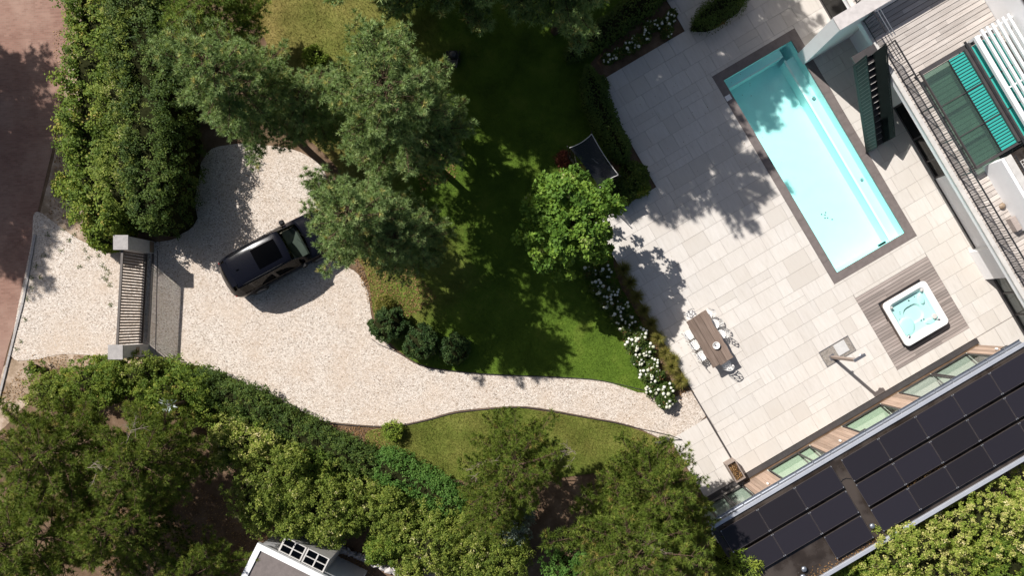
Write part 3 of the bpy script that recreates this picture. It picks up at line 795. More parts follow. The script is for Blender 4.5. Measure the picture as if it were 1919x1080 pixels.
for i in range(34):
    cu = TU0 + .36 + rs_.random() * 1.44; cv = TV0 + .36 + rs_.random() * 1.44
    if i < 12: cu = 13.92 + (i % 3) * .10; cv = 8.35 + (i // 3) * .11
    if i >= 12 and abs(cu - 14.56) < .4 and abs(cv - 8.2) < .4: continue
    disc('jet', W(cu, cv, TZ - .222), rs_.choice((.018, .022, .035)), .02, 'steel', tub, 8)
disc('filter_lid', W(15.24, 8.78, TZ - .09), .12, .03, 'cope_light', tub, 16)
MB().tube([W(13.40, 7.1, .3), W(13.40, 7.7, .3), W(13.40, 7.85, .2)], .02).build('cover_lifter', 'black', tub)

# ---------------------------------------------------------------- garden shower
sb = thing('pebble_bed', W(10.85, 8.0, 0), 'rectangle of dark pebbles set in the paving under the shower', 'pebble bed', rotz=ANG)
MB().ubox(SU0, SU1, SV0, SV1, -.04, .018).build('bed', 'joint', sb)
MB().ubox(SU0, SU1, SV0 - .001, SV0 + .02, .0, .056).ubox(SU0, SU1, SV1 - .02, SV1 + .001, .0, .056).ubox(SU0, SU0 + .02, SV0 + .021, SV1 - .021, .0, .056).ubox(SU1 - .02, SU1, SV0 + .021, SV1 - .021, .0, .056).build('steel_edge', 'steel', sb)
poly = np.array([W(u, v)[:2] for u, v in ((SU0 + .03, SV0 + .03), (SU1 - .03, SV0 + .03), (SU1 - .03, SV1 - .03), (SU0 + .03, SV1 - .03))])
pebbles('pebbles', poly, 3200, 8, 'pebble_d', .02, .04, .022, sb)
MB().ubox(10.80, 11.34, SV0 + .06, SV1 - .16, .02, .075).build('stepping_slab', 'pillar', sb)
shw = thing('garden_shower', W(10.52, 8.12, 0), 'slim free-standing garden shower column with a flat overhead arm', 'shower', rotz=ANG)
MB().ubox(10.46, 10.58, 8.06, 8.18, .02, 2.42).build('column', 'planterwood', shw, bevel=.006)
MB().ubox(10.44, 10.98, 8.055, 8.185, 2.42, 2.50).build('arm', 'steel', shw, bevel=.006)
MB().ubox(10.40, 10.64, 8.00, 8.24, .02, .05).build('foot_plate', 'steel', shw)
MB().ubox(10.58, 10.66, 8.09, 8.15, 1.05, 1.11).build('tap', 'chrome', shw)
disc('shower_rose', W(10.84, 8.12, 2.39), .09, .03, 'steel', shw)
# ---------------------------------------------------------------- garden wing with the solar roof
wing = thing('garden_wing', W(9.2, 12.9, 0), 'single-storey flat-roofed wing with dark roof and timber and glass front', 'building', rotz=ANG)
WU0, WU1, WV0, WV1, RZ = 1.8, 16.5, 10.78, 14.92, 3.05
FV = 10.98
MB().ubox(WU0 + .1, WU1 - .1, FV + .02, WV1 - .1, -.02, .045).build('interior_floor', 'interior', wing)
rf = MB().ubox(WU0, WU1, WV0 + .02, WV1 - .05, RZ - .28, RZ).build('roof', 'membrane', wing)
MB().ubox(WU0 + .1, WU1 - .1, WV1 - .3, WV1 - .1, .0, RZ - .285).ubox(WU0 + .05, WU0 + .2, FV + .2, WV1 - .31, .0, RZ - .285).ubox(WU1 - .2, WU1 - .05, FV + .2, WV1 - .31, .0, RZ - .285).build('wall', 'white', wing)
MB().ubox(WU0, WU1, WV0 - .005, WV0 + .015, RZ - .26, RZ + .015).build('fascia', 'anthracite', wing)
MB().ubox(WU0 - .02, WU1 + .02, WV0 - .01, WV0 + .14, RZ + .016, RZ + .085).build('roof_trim', 'trim', wing, bevel=.006)
MB().ubox(WU0 - .02, WU1 + .02, WV1 - .16, WV1, RZ - .2, RZ + .10).build('parapet', 'trim', wing, bevel=.006)
g = MB(); prof = [(math.cos(a), math.sin(a)) for a in np.linspace(math.pi, 2 * math.pi, 9)]
for u in (WU0, WU1 - .02):
    for r in (.085, .072):
        for cx, cz in prof: g.v.append(W(u, WV0 - .10 + cx * r, RZ + .0 + cz * r))
for i in range(8):
    g.f += [(i, i + 1, 18 + i + 1, 18 + i), (9 + i, 27 + i, 27 + i + 1, 9 + i + 1)]
g.f += [(0, 18, 27, 9), (8, 17, 35, 26)]
for base in (0, 18): g.f += [(base + i, base + 9 + i, base + 10 + i, base + i + 1) for i in range(8)]
gut = g.build('gutter', 'zinc', wing)
for u in np.arange(2.6, 16.4, .82):
    piece('gutter_bracket', 'clamp', gut, u, u + .03, WV0 - .19, WV0 + .02, RZ + .003, RZ + .012)
MB().ubox(2.4, 16.5, 10.66, 10.90, -.03, .036).build('drain_channel', 'anthracite', wing)
for i in range(0, 69):
    if i % 1 == 0: pass
b = MB()
for u in np.arange(2.42, 16.48, .05): b.ubox(u, u + .02, 10.68, 10.88, .036, .044)
stuff(b.build('drain_grille', 'anthracite', wing))
def window(u0, u1, parent, glass, v=FV, z0=.05, z1=2.70, mull=(), depth=.07, frame='anthracite'):
    f = MB()
    f.ubox(u0, u1, v, v + depth, z0, z0 + .07).ubox(u0, u1, v, v + depth, z1 - .07, z1)
    f.ubox(u0, u0 + .06, v, v + depth, z0 + .071, z1 - .071).ubox(u1 - .06, u1, v, v + depth, z0 + .071, z1 - .071)
    for m_ in mull: f.ubox(m_ - .03, m_ + .03, v + .001, v + depth - .001, z0 + .072, z1 - .072)
    o = f.build('window', frame, parent)
    us = [u0 + .06] + [x for m_ in mull for x in (m_ - .03, m_ + .03)] + [u1 - .06]
    for i in range(0, len(us), 2):
        MB().ubox(us[i] + .002, us[i + 1] - .002, v + .025, v + .037, z0 + .072, z1 - .072).build('pane', glass, o)
    return o
def cladding(u0, u1, parent, v=FV, z0=.05, z1=2.70, w=.155):
    n = max(1, round((u1 - u0) / w)); w = (u1 - u0) / n
    for i in range(n): piece('facade_plank', 'cedar', parent, u0 + i * w + .004, u0 + (i + 1) * w - .004, v + rs_.uniform(-.006, .006), v + .06, z0, z1)
window(2.3, 3.2, wing, 'clearglass'); window(3.25, 4.15, wing, 'clearglass')
cladding(4.2, 5.45, wing); window(5.5, 7.62, wing, 'greenglass', mull=(7.0,)); cladding(7.67, 9.28, wing); window(9.33, 11.28, wing, 'greenglass', mull=())
cladding(11.33, 12.2, wing); ow = window(12.25, 13.88, wing, 'clearglass'); window(13.93, 15.72, wing, 'clearglass'); cladding(15.78, 16.45, wing)
MB().ubox(12.3, 13.8, FV + .09, FV + .75, .05, .52).build('white_window_panel', 'interior_white', wing)  # white panel added behind the pane for the bright white inside this window
for u, v in ((8.45, FV - .03), (4.9, FV - .03), (16.1, FV - .03)): MB().lathe(W(u, v - .05, 1.75), [(.045, 0), (.05, .02), (.05, .12), (.03, .14)], 10).build('wall_light', 'ceramic', wing)
for u in (9.15, 15.95): MB().ubox(u, u + .30, FV - .20, FV - .02, 2.35, 2.52).build('wall_lantern', 'black', wing, bevel=.01)
# roof fittings
vent = lambda u, v, n: tag(MB().lathe(W(u, v, RZ), [(.09, 0), (.09, .10), (.115, .11), (.115, .15), (.07, .19), (.02, .20)], 16).build('roof_vent', 'zinc', None, smooth=True), n, 'roof vent')
vent(7.45, 14.05, 'round grey roof vent between the two blocks of solar panels')
vent(4.2, 14.15, 'round grey roof vent beside the pine on the open part of the roof')
vent(4.0, 14.40, 'smaller grey roof vent at the roof edge below the pine')
cable = tag(MB().tube([W(7.20, 11.95, RZ + .03), W(7.38, 11.86, RZ + .035), W(7.55, 11.88, RZ + .035), W(7.72, 12.02, RZ + .03)], .012, n=6).build('roof_cable', 'black'), 'short black cable bridging the gap between the solar panel blocks', 'cable')

# ---------------------------------------------------------------- solar panels
PW, PH = 1.735, 1.00
ROWV = (11.10, 12.27, 13.44)
def solar(u, row, label):
    v0 = ROWV[row]; t = thing('solar_panel', W(u + PW / 2, v0 + PH / 2, RZ), label, 'solar panel', 'solar panels on the flat roof', rotz=ANG)
    zl, zh = RZ + .12, RZ + .17
    def slab(name, u0, u1, a, b_, dz0, dz1, mat):
        za = zl + (zh - zl) * (a - v0) / PH; zb_ = zl + (zh - zl) * (b_ - v0) / PH
        c = [W(u0, a, za + dz0), W(u0, b_, zb_ + dz0), W(u1, b_, zb_ + dz0), W(u1, a, za + dz0), W(u0, a, za + dz1), W(u0, b_, zb_ + dz1), W(u1, b_, zb_ + dz1), W(u1, a, za + dz1)]
        return MB().add(c, [(0, 3, 2, 1), (4, 5, 6, 7), (0, 1, 5, 4), (1, 2, 6, 5), (2, 3, 7, 6), (3, 0, 4, 7)]).build(name, mat, t)
    a, e = .008, .013
    slab('glass', u + a + e, u + PW - a - e, v0 + e, v0 + PH - e, .0, .030, 'solar')
    slab('frame', u + a, u + PW - a, v0, v0 + e - .0005, -.005, .036, 'panelframe'); slab('frame', u + a, u + PW - a, v0 + PH - e + .0005, v0 + PH, -.005, .036, 'panelframe')
    slab('frame', u + a, u + a + e - .0005, v0 + e, v0 + PH - e, -.005, .036, 'panelframe'); slab('frame', u + PW - a - e + .0005, u + PW - a, v0 + e, v0 + PH - e, -.005, .036, 'panelframe')
    MB().ubox(u + .05, u + PW - .05, v0 + PH - .02, v0 + PH - .005, RZ + .003, zh - .006).build('wind_deflector', 'black', t)
    for cu in (u + .035, u + PW - .035):
        for cv in (v0 + .02, v0 + PH - .03): slab('clamp', cu - .018, cu + .018, cv - .02, cv + .03, .036, .046, 'clamp')
rown = ('nearest the gutter', 'in the middle', 'nearest the hedge')
for r in range(3):
    for i in range(5): solar(7.70 + i * PW, r, f'black solar panel, {ORD[i]} from the roof gap in the long row {rown[r]}')
    for i in range(3):
        if r == 2 and i > 0: continue
        lab = f'black solar panel, {ORD[i]} left of the roof gap in the short row {rown[r]}' if r < 2 else 'single black solar panel left of the roof gap beside the open roof'
        solar(7.26 - PW * (i + 1), r, lab)

# ---------------------------------------------------------------- main house
house = thing('main_house', W(20.5, 2, 0), 'white modern house with a bleached roof terrace above the pool', 'house', rotz=ANG)
DZ = 3.0
MB().ubox(17.48, 27.0, -13, 12.6, 2.66, 2.955).build('floor_slab', 'white', house)
MB().ubox(17.44, 17.62, -13, -4.34, 2.957, 3.03).ubox(17.44, 17.62, -2.35, 12.6, 2.957, 3.03).ubox(17.50, 17.62, -3.75, -2.36, 2.957, 3.0).build('terrace_coping', 'cope_light', house)
tdeck = MB().ubox(17.63, 22.3, -13, 12.6, 2.957, 2.967).build('terrace_deck', 'black', house)
v = -9.0
while v < 12.3:
    if not (-4.5 < v < -3.75):
        j = rs_.uniform(18.4, 21.4)
        h = rs_.uniform(0, .004)
        piece('plank', 'deck_up', tdeck, 17.64, j - .003, v + .011, v + .199, 2.968, 2.995 + h); piece('plank', 'deck_up', tdeck, j + .003, 22.26, v + .011, v + .199, 2.968, 2.995 + h)
    v += .21
# ground floor front
MB().ubox(18.40, 18.70, -3.76, -.10, 0, 2.655).build('wall', 'white', house)
MB().ubox(18.50, 18.80, 3.60, 7.16, 0, 2.655).build('wall', 'white', house)
MB().ubox(18.14, 18.80, 7.17, 8.60, 0, 2.655).build('chimney_breast', 'white', house, bevel=.01)
MB().ubox(18.44, 18.499, 3.60, 7.16, .0, .075).build('plinth', 'anthracite', house)
piece('door_handle', 'black', house, 18.44, 18.499, 6.40, 6.43, 1.0, 1.16)
MB().ubox(18.5, 26, -13, 12.5, -.02, .05).build('interior_floor', 'dark_interior', house)
def window_v(v0, v1, u, mull, glass):
    f = MB(); z0, z1 = .05, 2.65
    f.ubox(u, u + .08, v0, v1, z0, z0 + .09).ubox(u, u + .08, v0, v1, z1 - .08, z1).ubox(u, u + .08, v0, v0 + .07, z0 + .091, z1 - .081).ubox(u, u + .08, v1 - .07, v1, z0 + .091, z1 - .081)
    for m_ in mull: f.ubox(u + .001, u + .079, m_ - .035, m_ + .035, z0 + .092, z1 - .082)
    o = f.build('window', 'anthracite', house)
    vs = [v0 + .07] + [x for m_ in mull for x in (m_ - .035, m_ + .035)] + [v1 - .07]
    for i in range(0, len(vs), 2): MB().ubox(u + .03, u + .045, vs[i] + .002, vs[i + 1] - .002, z0 + .093, z1 - .083).build('pane', glass, o)
window_v(-.08, 3.58, 18.50, (1.6, 2.75), 'darkglass')
window_v(8.62, 12.4, 18.45, (9.5, 10.6), 'clearglass')
window_v(-9.0, -4.35, 18.1, (-6.5,), 'darkglass')
tag(MB().ubox(18.75, 19.35, 2.85, 3.50, .0505, .07).build('sunlit_floor_patch', 'stone'), 'pale sheet laid as a sunlit patch on the floor behind the dark ground-floor glass doors', 'mat')  # pale sheet stands in for sunlight falling on the interior floor
# garden wall that closes the terrace
MB().ubox(16.05, 26.0, -4.32, -3.77, .0, 3.96).build('garden_wall', 'white', house)
MB().ubox(16.04, 26.0, -4.33, -3.76, 3.961, 4.0).build('wall_coping', 'concrete', house)
# upper storey behind the deck
MB().ubox(22.28, 26.9, -13, 2.9, 2.97, 4.70).build('upper_wall', 'white', house)
MB().ubox(22.24, 26.9, -13, 2.9, 4.701, 4.76).build('upper_roof_edge', 'anthracite', house)
MB().ubox(22.40, 26.9, -13, 2.9, 4.761, 4.80).build('upper_roof', 'white', house)
MB().ubox(18.74, 19.06, 3.82, 6.85, 2.997, 4.25).build('upper_parapet', 'white', house)
MB().ubox(18.86, 19.14, 3.80, 6.9, 4.251, 4.30).build('parapet_coping', 'cope_light', house)
MB().ubox(18.55, 19.0, 7.55, 9.4, 2.997, 3.75).build('upper_planter', 'white', house, bevel=.01)
tag(MB().ubox(18.46, 18.70, 6.15, 6.75, 3.0, 3.30).build('shade_strip_block', 'deck', None, bevel=.01), 'low brown block added for the shadowy strip beside the white parapet on the roof terrace', 'box')  # brown block standing in for a strip of shade by the parapet
tag(MB().tube([W(18.5, 5.55, 3.02), W(18.72, 5.66, 3.05)], .015).lathe(W(18.60, 5.60, 3.0), [(.01, 0), (.11, .02), (.13, .08), (.06, .15), (.01, .16)], 12).build('garden_pot', 'plate'), 'small round brown pot on the roof terrace planks beside the white parapet', 'pot')
MB().ubox(19.14, 26.9, 3.9, 9.5, 2.997, 3.45).build('balcony_floor', 'membrane', house)
gr = MB()
for i in range(16): gr.ubox(19.45, 20.35, 4.25 + i * .13, 4.27 + i * .13, 4.05, 4.07)
for i in range(8): gr.ubox(19.45 + i * .128, 19.47 + i * .128, 4.25, 6.22, 4.071, 4.09)
stuff(gr.build('balcony_grille', 'cope_light', house))
rl = MB().ubox(19.18, 19.22, 3.9, 9.5, 4.36, 4.40).build('balcony_rail', 'black', house)
for i in range(46): piece('baluster', 'black', rl, 19.19, 19.21, 4.0 + i * .12, 4.02 + i * .12, 3.46, 4.36)
# terrace railing
def railing(parent, u, v0, v1, z0, z1, gap=.115, name='railing'):
    b = MB().ubox(u - .025, u + .025, v0, v1, z1 - .035, z1).ubox(u - .015, u + .015, v0, v1, z0 + .06, z0 + .085)
    for p in np.arange(v0 + .02, v1, 1.5): b.ubox(u - .02, u + .02, p - .02, p + .02, z0, z1 - .036)
    o = b.build(name, 'black', parent)
    n = int((v1 - v0) / gap)
    for i in range(n): piece('baluster', 'black', o, u - .008, u + .008, v0 + (i + .5) * gap - .008, v0 + (i + .5) * gap + .008, z0 + .0, z1 - .036)
    return o
railing(house, 17.70, -2.35, 11.8, 3.031, 4.0)
railing(house, 17.70, -9.0, -4.36, 3.031, 4.0)
railing(house, 17.56, -3.74, -2.75, 3.031, 4.0)
rs2 = MB()
for du in (0, .13): rs2.tube([W(17.72 + du, -3.74, 3.95), W(17.72 + du, -2.5, 3.95)], .018)
rs2.build('handrail', 'steel', house)

# glass canopy over the light well on the deck
cn = thing('glass_canopy', W(19.7, 1.6, 3.0), 'dark-framed glass canopy with smoky and teal panes on the roof deck', 'glass canopy', rotz=ANG)
cz = 3.48
def fr(u0, u1, v0, v1, mat='anthracite', z0=cz - .06, z1=cz + .05): MB().ubox(u0, u1, v0, v1, z0, z1).build('frame_bar', mat, cn)
CV_ = (-.62, .86, 2.28, 3.62)
fr(18.20, 21.6, -.80, -.62); fr(18.20, 21.6, 3.62, 3.72); fr(18.20, 18.24, -.619, 3.619); fr(20.12, 20.42, -.619, 3.619, 'anthracite', cz - .04, cz + .12)
MB().tube([W(20.27, -.9, cz + .15), W(20.27, 3.8, cz + .15)], .05).build('roller_tube', 'black', cn)
for i in range(3):
    a, b_ = CV_[i] + .002, CV_[i + 1] - .002
    MB().ubox(18.243, 19.40, a + .02, b_ - .02, cz, cz + .014).build('pane', 'canopyglass', cn)
    MB().ubox(19.40, 20.117, a + .02, b_ - .02, cz, cz + .014).build('pane', 'tealglass', cn)
    MB().ubox(20.423, 21.6, a + .02, b_ - .02, cz, cz + .014).build('pane', 'tealglass', cn)
    if i: fr(18.245, 20.118, CV_[i] - .02, CV_[i] + .02); fr(20.424, 21.6, CV_[i] - .02, CV_[i] + .02)
for u_ in (18.22, 20.27, 21.5):
    for v_ in (-.7, 3.66): MB().ubox(u_ - .03, u_ + .03, v_ - .03, v_ + .03, 2.999, cz - .061).build('leg', 'anthracite', cn)
b = MB().ubox(19.36, 19.40, -.6, 3.6, cz + .051, cz + .08); ob = b.build('reflected_rail', 'black', cn)  # railing lines reflected over the teal panes, modelled as a solid rail
for i in range(32): MB().ubox(19.42, 20.10, -.52 + i * .128, -.50 + i * .128, cz + .02, cz + .036).build('reflected_bar', 'black', ob)  # reflected railing lines, laid on the teal glass as black bars
# white sunscreen slats
pg = thing('sunscreen_pergola', W(21.2, 2, 3.0), 'white slatted sunscreen beside the teal glass canopy', 'pergola', rotz=ANG)
MB().ubox(20.44, 20.62, -.86, 5.0, 3.86, 4.0).build('edge_beam', 'whitemetal', pg)
for i in range(6): MB().ubox(20.80 + i * .24, 20.90 + i * .24, -.98, 5.0, 3.88, 3.98).build('slat', 'whitemetal', pg)
for v_ in (-.80, 1.55, 3.9): MB().ubox(20.63, 22.25, v_ - .03, v_ + .03, 3.80, 3.875).build('cross_bar', 'whitemetal', pg)
for v_ in (-.80, 4.9): MB().ubox(20.48, 20.58, v_ - .05, v_ + .05, 2.999, 3.858).build('post', 'whitemetal', pg)

# ---------------------------------------------------------------- steel stair
st = thing('steel_staircase', W(16.9, -.6, 0), 'black steel staircase climbing from the poolside to the roof terrace', 'staircase', rotz=ANG)
SVT, SVB, NS = -2.38, 1.02, 14
def sp(t): return SVT + (SVB - SVT) * t
for u in (16.44, 17.28):
    a = [W(u, SVT, 3.0), W(u, SVT, 2.72), W(u, SVB, .06), W(u, SVB, .34)]
    b_ = [W(u + .03, SVT, 3.0), W(u + .03, SVT, 2.72), W(u + .03, SVB, .06), W(u + .03, SVB, .34)]
    MB().add(a + b_, [(0, 1, 2, 3), (7, 6, 5, 4), (0, 4, 5, 1), (1, 5, 6, 2), (2, 6, 7, 3), (3, 7, 4, 0)]).build('stringer', 'stairgreen', st)
for i in range(NS):
    t = (i + .5) / NS; z = 3.0 - (i + 1) * 3.0 / (NS + 1); vv = sp(t)
    piece('tread', 'anthracite', st, 16.472, 17.278, vv - .15, vv + .15, z - .035, z)
    piece('nosing', 'cope_light', st, 16.80, 17.22, vv + .135, vv + .149, z + .0005, z + .006)
for u in (16.446, 17.286):
    a = [W(u, SVT, 3.96), W(u, SVT, 3.01), W(u, SVB, .35), W(u, SVB, 1.12)]; b_ = [W(u + .012, SVT, 3.96), W(u + .012, SVT, 3.01), W(u + .012, SVB, .35), W(u + .012, SVB, 1.12)]
    MB().add(a + b_, [(0, 1, 2, 3), (7, 6, 5, 4), (0, 4, 5, 1), (1, 5, 6, 2), (2, 6, 7, 3), (3, 7, 4, 0)]).build('infill_panel', 'stairgreen', st)
for u in (16.428, 17.315):
    r_ = MB().bar(W(u, SVT, 4.0), W(u, SVB, 1.16), .045, .035).bar(W(u, SVB, 1.16), W(u, SVB, .06), .035).bar(W(u, SVT, 4.0), W(u, SVT, 3.0), .035).build('handrail', 'stairgreen', st)
    for i in range(26):
        t = (i + .5) / 26; vv = sp(t); zt = 4.0 + (1.16 - 4.0) * t; zb_ = 3.0 + (.34 - 3.0) * t
        MB().ubox(u - .009, u + .009, vv - .009, vv + .009, zb_ + .012, zt - .02).build('baluster', 'gatemetal' if u < 17 else 'black', r_)
MB().ubox(16.44, 17.5, -2.72, -2.385, 2.9, 2.99).build('landing_plate', 'anthracite', st)

# ---------------------------------------------------------------- entrance gate
PNx, PNy = G(226, 454.5, 2.2)[:2]; PSx, PSy = G(216, 660.5, 2.2)[:2]
def pillar(x, y, label, sy, rot):
    t = thing('gate_pillar', (x, y, 0), label, 'pillar', rotz=rot)
    MB().box(x - .28, x + .28, y - .27, y + .27, 0, 2.14).build('shaft', 'pillar', t, bevel=.008)
    MB().box(x - .315, x + .315, y - .31, y + .31, 2.141, 2.2).build('cap', 'pillarcap', t, bevel=.008)
    return t
pn = pillar(PNx, PNy, 'pale rendered gate pillar beside the tall hedge', 1, 0)
MB().box(PNx + .281, PNx + .287, PNy - .24, PNy + .24, .05, .42).build('base_plate', 'plate', pn)
ps = pillar(PSx, PSy, 'pale rendered gate pillar with a small bronze plate, by the low hedge', -1, 0)
MB().box(PSx + .281, PSx + .293, PSy - .17, PSy + .17, .85, 1.12).build('letter_plate', 'plate', ps)
gt = thing('entrance_gate', ((PNx + PSx) / 2, (PNy + PSy) / 2, 0), 'brown vertical-slat sliding gate standing between the two pillars', 'gate')
A = Vector((PNx - .03, PNy - .29, 0)); B = Vector((PSx - .03, PSy + .29, 0))
MB().bar(A + Vector((0, 0, 2.0)), B + Vector((0, 0, 2.0)), .10, .06).build('top_rail', 'gatemetal', gt)
MB().bar(A + Vector((0, 0, .17)), B + Vector((0, 0, .17)), .10, .16).build('bottom_rail', 'gatemetal', gt)
nsl = 32; d = (B - A)
slat_me = MB().box(-.010, .010, -.036, .036, .255, 1.968).mesh('slat', 'gatewood')
for i in range(nsl):
    p = A + d * ((i + .5) / nsl)
    put('slat', slat_me, gt, Matrix.Translation(p) @ Matrix.Rotation(rs_.uniform(-.05, .05), 4, 'Z'))
MB().bar(A + Vector((.26, .1, .03)), B + Vector((.26, -.1, .03)), .10, .02).build('track', 'gatemetal', gt)
ma, mb = Vector(G(296, 470)), Vector(G(292, 660))
tag(MB().bar(ma + Vector((0, 0, .028)), mb + Vector((0, 0, .028)), .03, .02).build('guide_rail', 'gatemetal'), 'thin dark guide rail let into the gravel behind the gate', 'rail')

# ---------------------------------------------------------------- dining table and chairs
TC = [uv_ for uv_ in (0,)]
tb = thing('dining_table', W(6.08, 4.57, 0), 'long dark weathered timber dining table on the terrace', 'table', rotz=ANG)
tu0, tu1, tv0, tv1 = 5.58, 6.58, 3.38, 5.76
ws = np.linspace(tu0, tu1, 4)
for i in range(3):
    b = MB(); n = 12; edge = []
    for j in range(n + 1):
        vv = tv0 + (tv1 - tv0) * j / n + (rs_.uniform(-.05, .05) if j in (0, n) else 0)
        edge.append((vv, ws[i] + .006 + (rs_.uniform(-.03, .02) if i == 0 else 0), ws[i + 1] - .006 + (rs_.uniform(-.02, .03) if i == 2 else 0)))
    for vv, l, r_ in edge: b.v += [W(l, vv, .68), W(r_, vv, .68), W(r_, vv, .765), W(l, vv, .765)]
    for j in range(n):
        o = j * 4
        for q in range(4): b.f.append((o + q, o + (q + 1) % 4, o + 4 + (q + 1) % 4, o + 4 + q))
    b.f += [(3, 2, 1, 0), (n * 4, n * 4 + 1, n * 4 + 2, n * 4 + 3)]
    b.build('plank', 'tablewood', tb, bevel=.006)
for vv in (3.78, 5.36):
    for uu in (5.74, 6.42): MB().ubox(uu - .06, uu + .06, vv - .06, vv + .06, .05, .678).build('leg', 'tablewood', tb, bevel=.008)
    MB().ubox(5.81, 6.35, vv - .04, vv + .04, .56, .66).build('cross_rail', 'tablewood', tb)
bw = thing('bowl', W(6.18, 4.93, .766), 'small round white bowl on the dining table', 'bowl')
MB().lathe(W(6.18, 4.93, .766), [(.06, 0), (.13, .03), (.165, .10), (.155, .105), (.12, .045), (.01, .03)], 24).build('dish', 'ceramic', bw, smooth=True)
MB().lathe(W(6.15, 4.91, .79), [(.015, 0), (.035, .02), (.03, .06), (.01, .07)], 10).build('tea_light', 'anthracite', bw)

def perforated(b, cen, ru, rv, z, keep, normal_z=True, curve=0.0):
    """pierced round shell: rings and spokes with open cells between"""
    rings = [0.0, .22, .30, .55, .64, .86, 1.0]; n = 32
    def P(fr, a, dz):
        x = ru * fr * math.cos(a); y = rv * fr * math.sin(a)
        return (cen[0] + x, cen[1] + y, z + curve * fr * fr + dz)
    for i in range(6):
        for j in range(n):
            solid = i in (0, 2, 4) or (i == 5 and j % 2 == 0) or (i == 3 and j % 4 == 0) or (i == 1 and j % 4 == 0)
            if i == 4 and False: solid = True
            if i == 3 and j % 4 == 2: solid = False
            if i in (2, 4) : solid = True
            if not solid: continue
            a0, a1 = 2 * math.pi * j / n, 2 * math.pi * (j + 1) / n
            r0, r1 = rings[i], rings[i + 1]
            if i == 0: vs = [P(0, 0, 0), P(r1, a0, 0), P(r1, a1, 0)]; b.add(vs, [(0, 1, 2)])
            else: b.add([P(r0, a0, 0), P(r1, a0, 0), P(r1, a1, 0), P(r0, a1, 0)], [(0, 1, 2, 3)])
def make_chair():
    t = thing('garden_chair', (0, 0, 0), '', 'chair', 'pierced white chairs round the dining table')
    b = MB(); perforated(b, (0, 0), .235, .235, .45, None, curve=.015)
    put('seat', b.mesh('seat', 'chairwhite', fix=False), t)
    # curved pierced back
    bk = MB(); nu, nv = 13, 8
    def Bp(i, j):
        a = -1.15 + 2.3 * i / (nu - 1); w = math.sqrt(max(0, 1 - ((j / (nv - 1)) * 1.02 - .12) ** 2))
        h = .47 + .38 * j / (nv - 1)
        return (.25 * math.sin(a) * (0.55 + .45 * w) * 1.02, .21 * math.cos(a * .8) + .03 + .07 * j / (nv - 1), h)
    for i in range(nu - 1):
        for j in range(nv - 1):
            if i in (0, nu - 2) or j in (0, nv - 2) or (i + j) % 3 == 0 or i % 4 == 0: bk.add([Bp(i, j), Bp(i + 1, j), Bp(i + 1, j + 1), Bp(i, j + 1)], [(0, 1, 2, 3)])
    put('backrest', bk.mesh('backrest', 'chairwhite', fix=False), t)
    for sx in (-1, 1):
        for sy in (-1, 1): put('leg', MB().tube([(sx * .15, sy * .15, .448), (sx * .20, sy * .21, .055)], .012, n=6).mesh('leg', 'chairwhite'), t)
    return t
chair0 = make_chair()
spots = [(5.46, 3.98, 90, 'white pierced chair on the lawn side, nearest the tree shadow'), (5.46, 4.50, 92, 'white pierced chair in the middle of the lawn side'), (5.47, 5.06, 87, 'white pierced chair on the lawn side, nearest the path'),
         (6.60, 3.62, -90, 'white pierced chair on the pool side, farthest from the shower'), (6.66, 4.14, -88, 'white pierced chair in the middle of the pool side'), (6.66, 4.68, -93, 'white pierced chair on the pool side, nearest the shower'),
         (5.98, 3.28, 0, 'white pierced chair at the table end nearest the maple tree'), (6.22, 5.90, 178, 'white pierced chair pulled up to the open end of the table')]
for i, (u, v, ang, lab) in enumerate(spots):
    t = chair0 if i == 0 else copy_tree(chair0)
    x, y, _ = W(u, v); t.location = (x, y, .0); t.rotation_euler = (0, 0, ANG + R(ang)); t['label'] = lab

# ---------------------------------------------------------------- planter and kerb
pl = thing('wooden_planter', W(4.17, 10.28, 0), 'weathered wooden trough planter with dead leaves against the house front', 'planter', rotz=ANG)
a0, a1, b0, b1, pz = 3.93, 4.40, 9.70, 10.62, .62
for (q0, q1, r0, r1) in ((a0, a1, b0, b0 + .05), (a0, a1, b1 - .05, b1), (a0, a0 + .05, b0 + .051, b1 - .051), (a1 - .05, a1, b0 + .051, b1 - .051)):
    for k in range(3): piece('board', 'planterwood', pl, q0, q1, r0, r1, .055 + k * .19, .055 + k * .19 + .184)
MB().ubox(a0 + .051, a1 - .051, b0 + .051, b1 - .051, .06, .50).build('soil', 'soil', pl)
tag(MB().bar(G(1228, 833, .12), G(1252, 822, .12), .14, .22).build('step_stone', 'anthracite', None, bevel=.01), 'short dark stone block at the end of the gravel path', 'stone block')

# ---------------------------------------------------------------- fabric canopy over the garden seat
gz = thing('fabric_canopy', G(1113, 302, 0), 'black fabric canopy with pale edging standing in the planting beside the terrace', 'canopy')
cc = [Vector(G(1067, 277, 2.0)), Vector(G(1109, 251, 2.05)), Vector(G(1159, 328, 2.0)), Vector(G(1124, 352, 1.95))]
n = 14; cvn = MB()
def cpt(s, t_):
    p = cc[0].lerp(cc[1], s).lerp(cc[3].lerp(cc[2], s), t_)
    cen = (cc[0] + cc[1] + cc[2] + cc[3]) / 4
    e = min(.16, 1) ; k = (1 - abs(2 * s - 1) ** 2) * abs(2 * t_ - 1) ** 3 * .07 + (1 - abs(2 * t_ - 1) ** 2) * abs(2 * s - 1) ** 3 * .10
    p = p.lerp(cen, k); p = p + Vector((0, 0, -.10 * (1 - (2 * s - 1) ** 2) * (1 - (2 * t_ - 1) ** 2)))
    return p
for i in range(n + 1):
    for j in range(n + 1): cvn.v.append(tuple(cpt(i / n, j / n)))
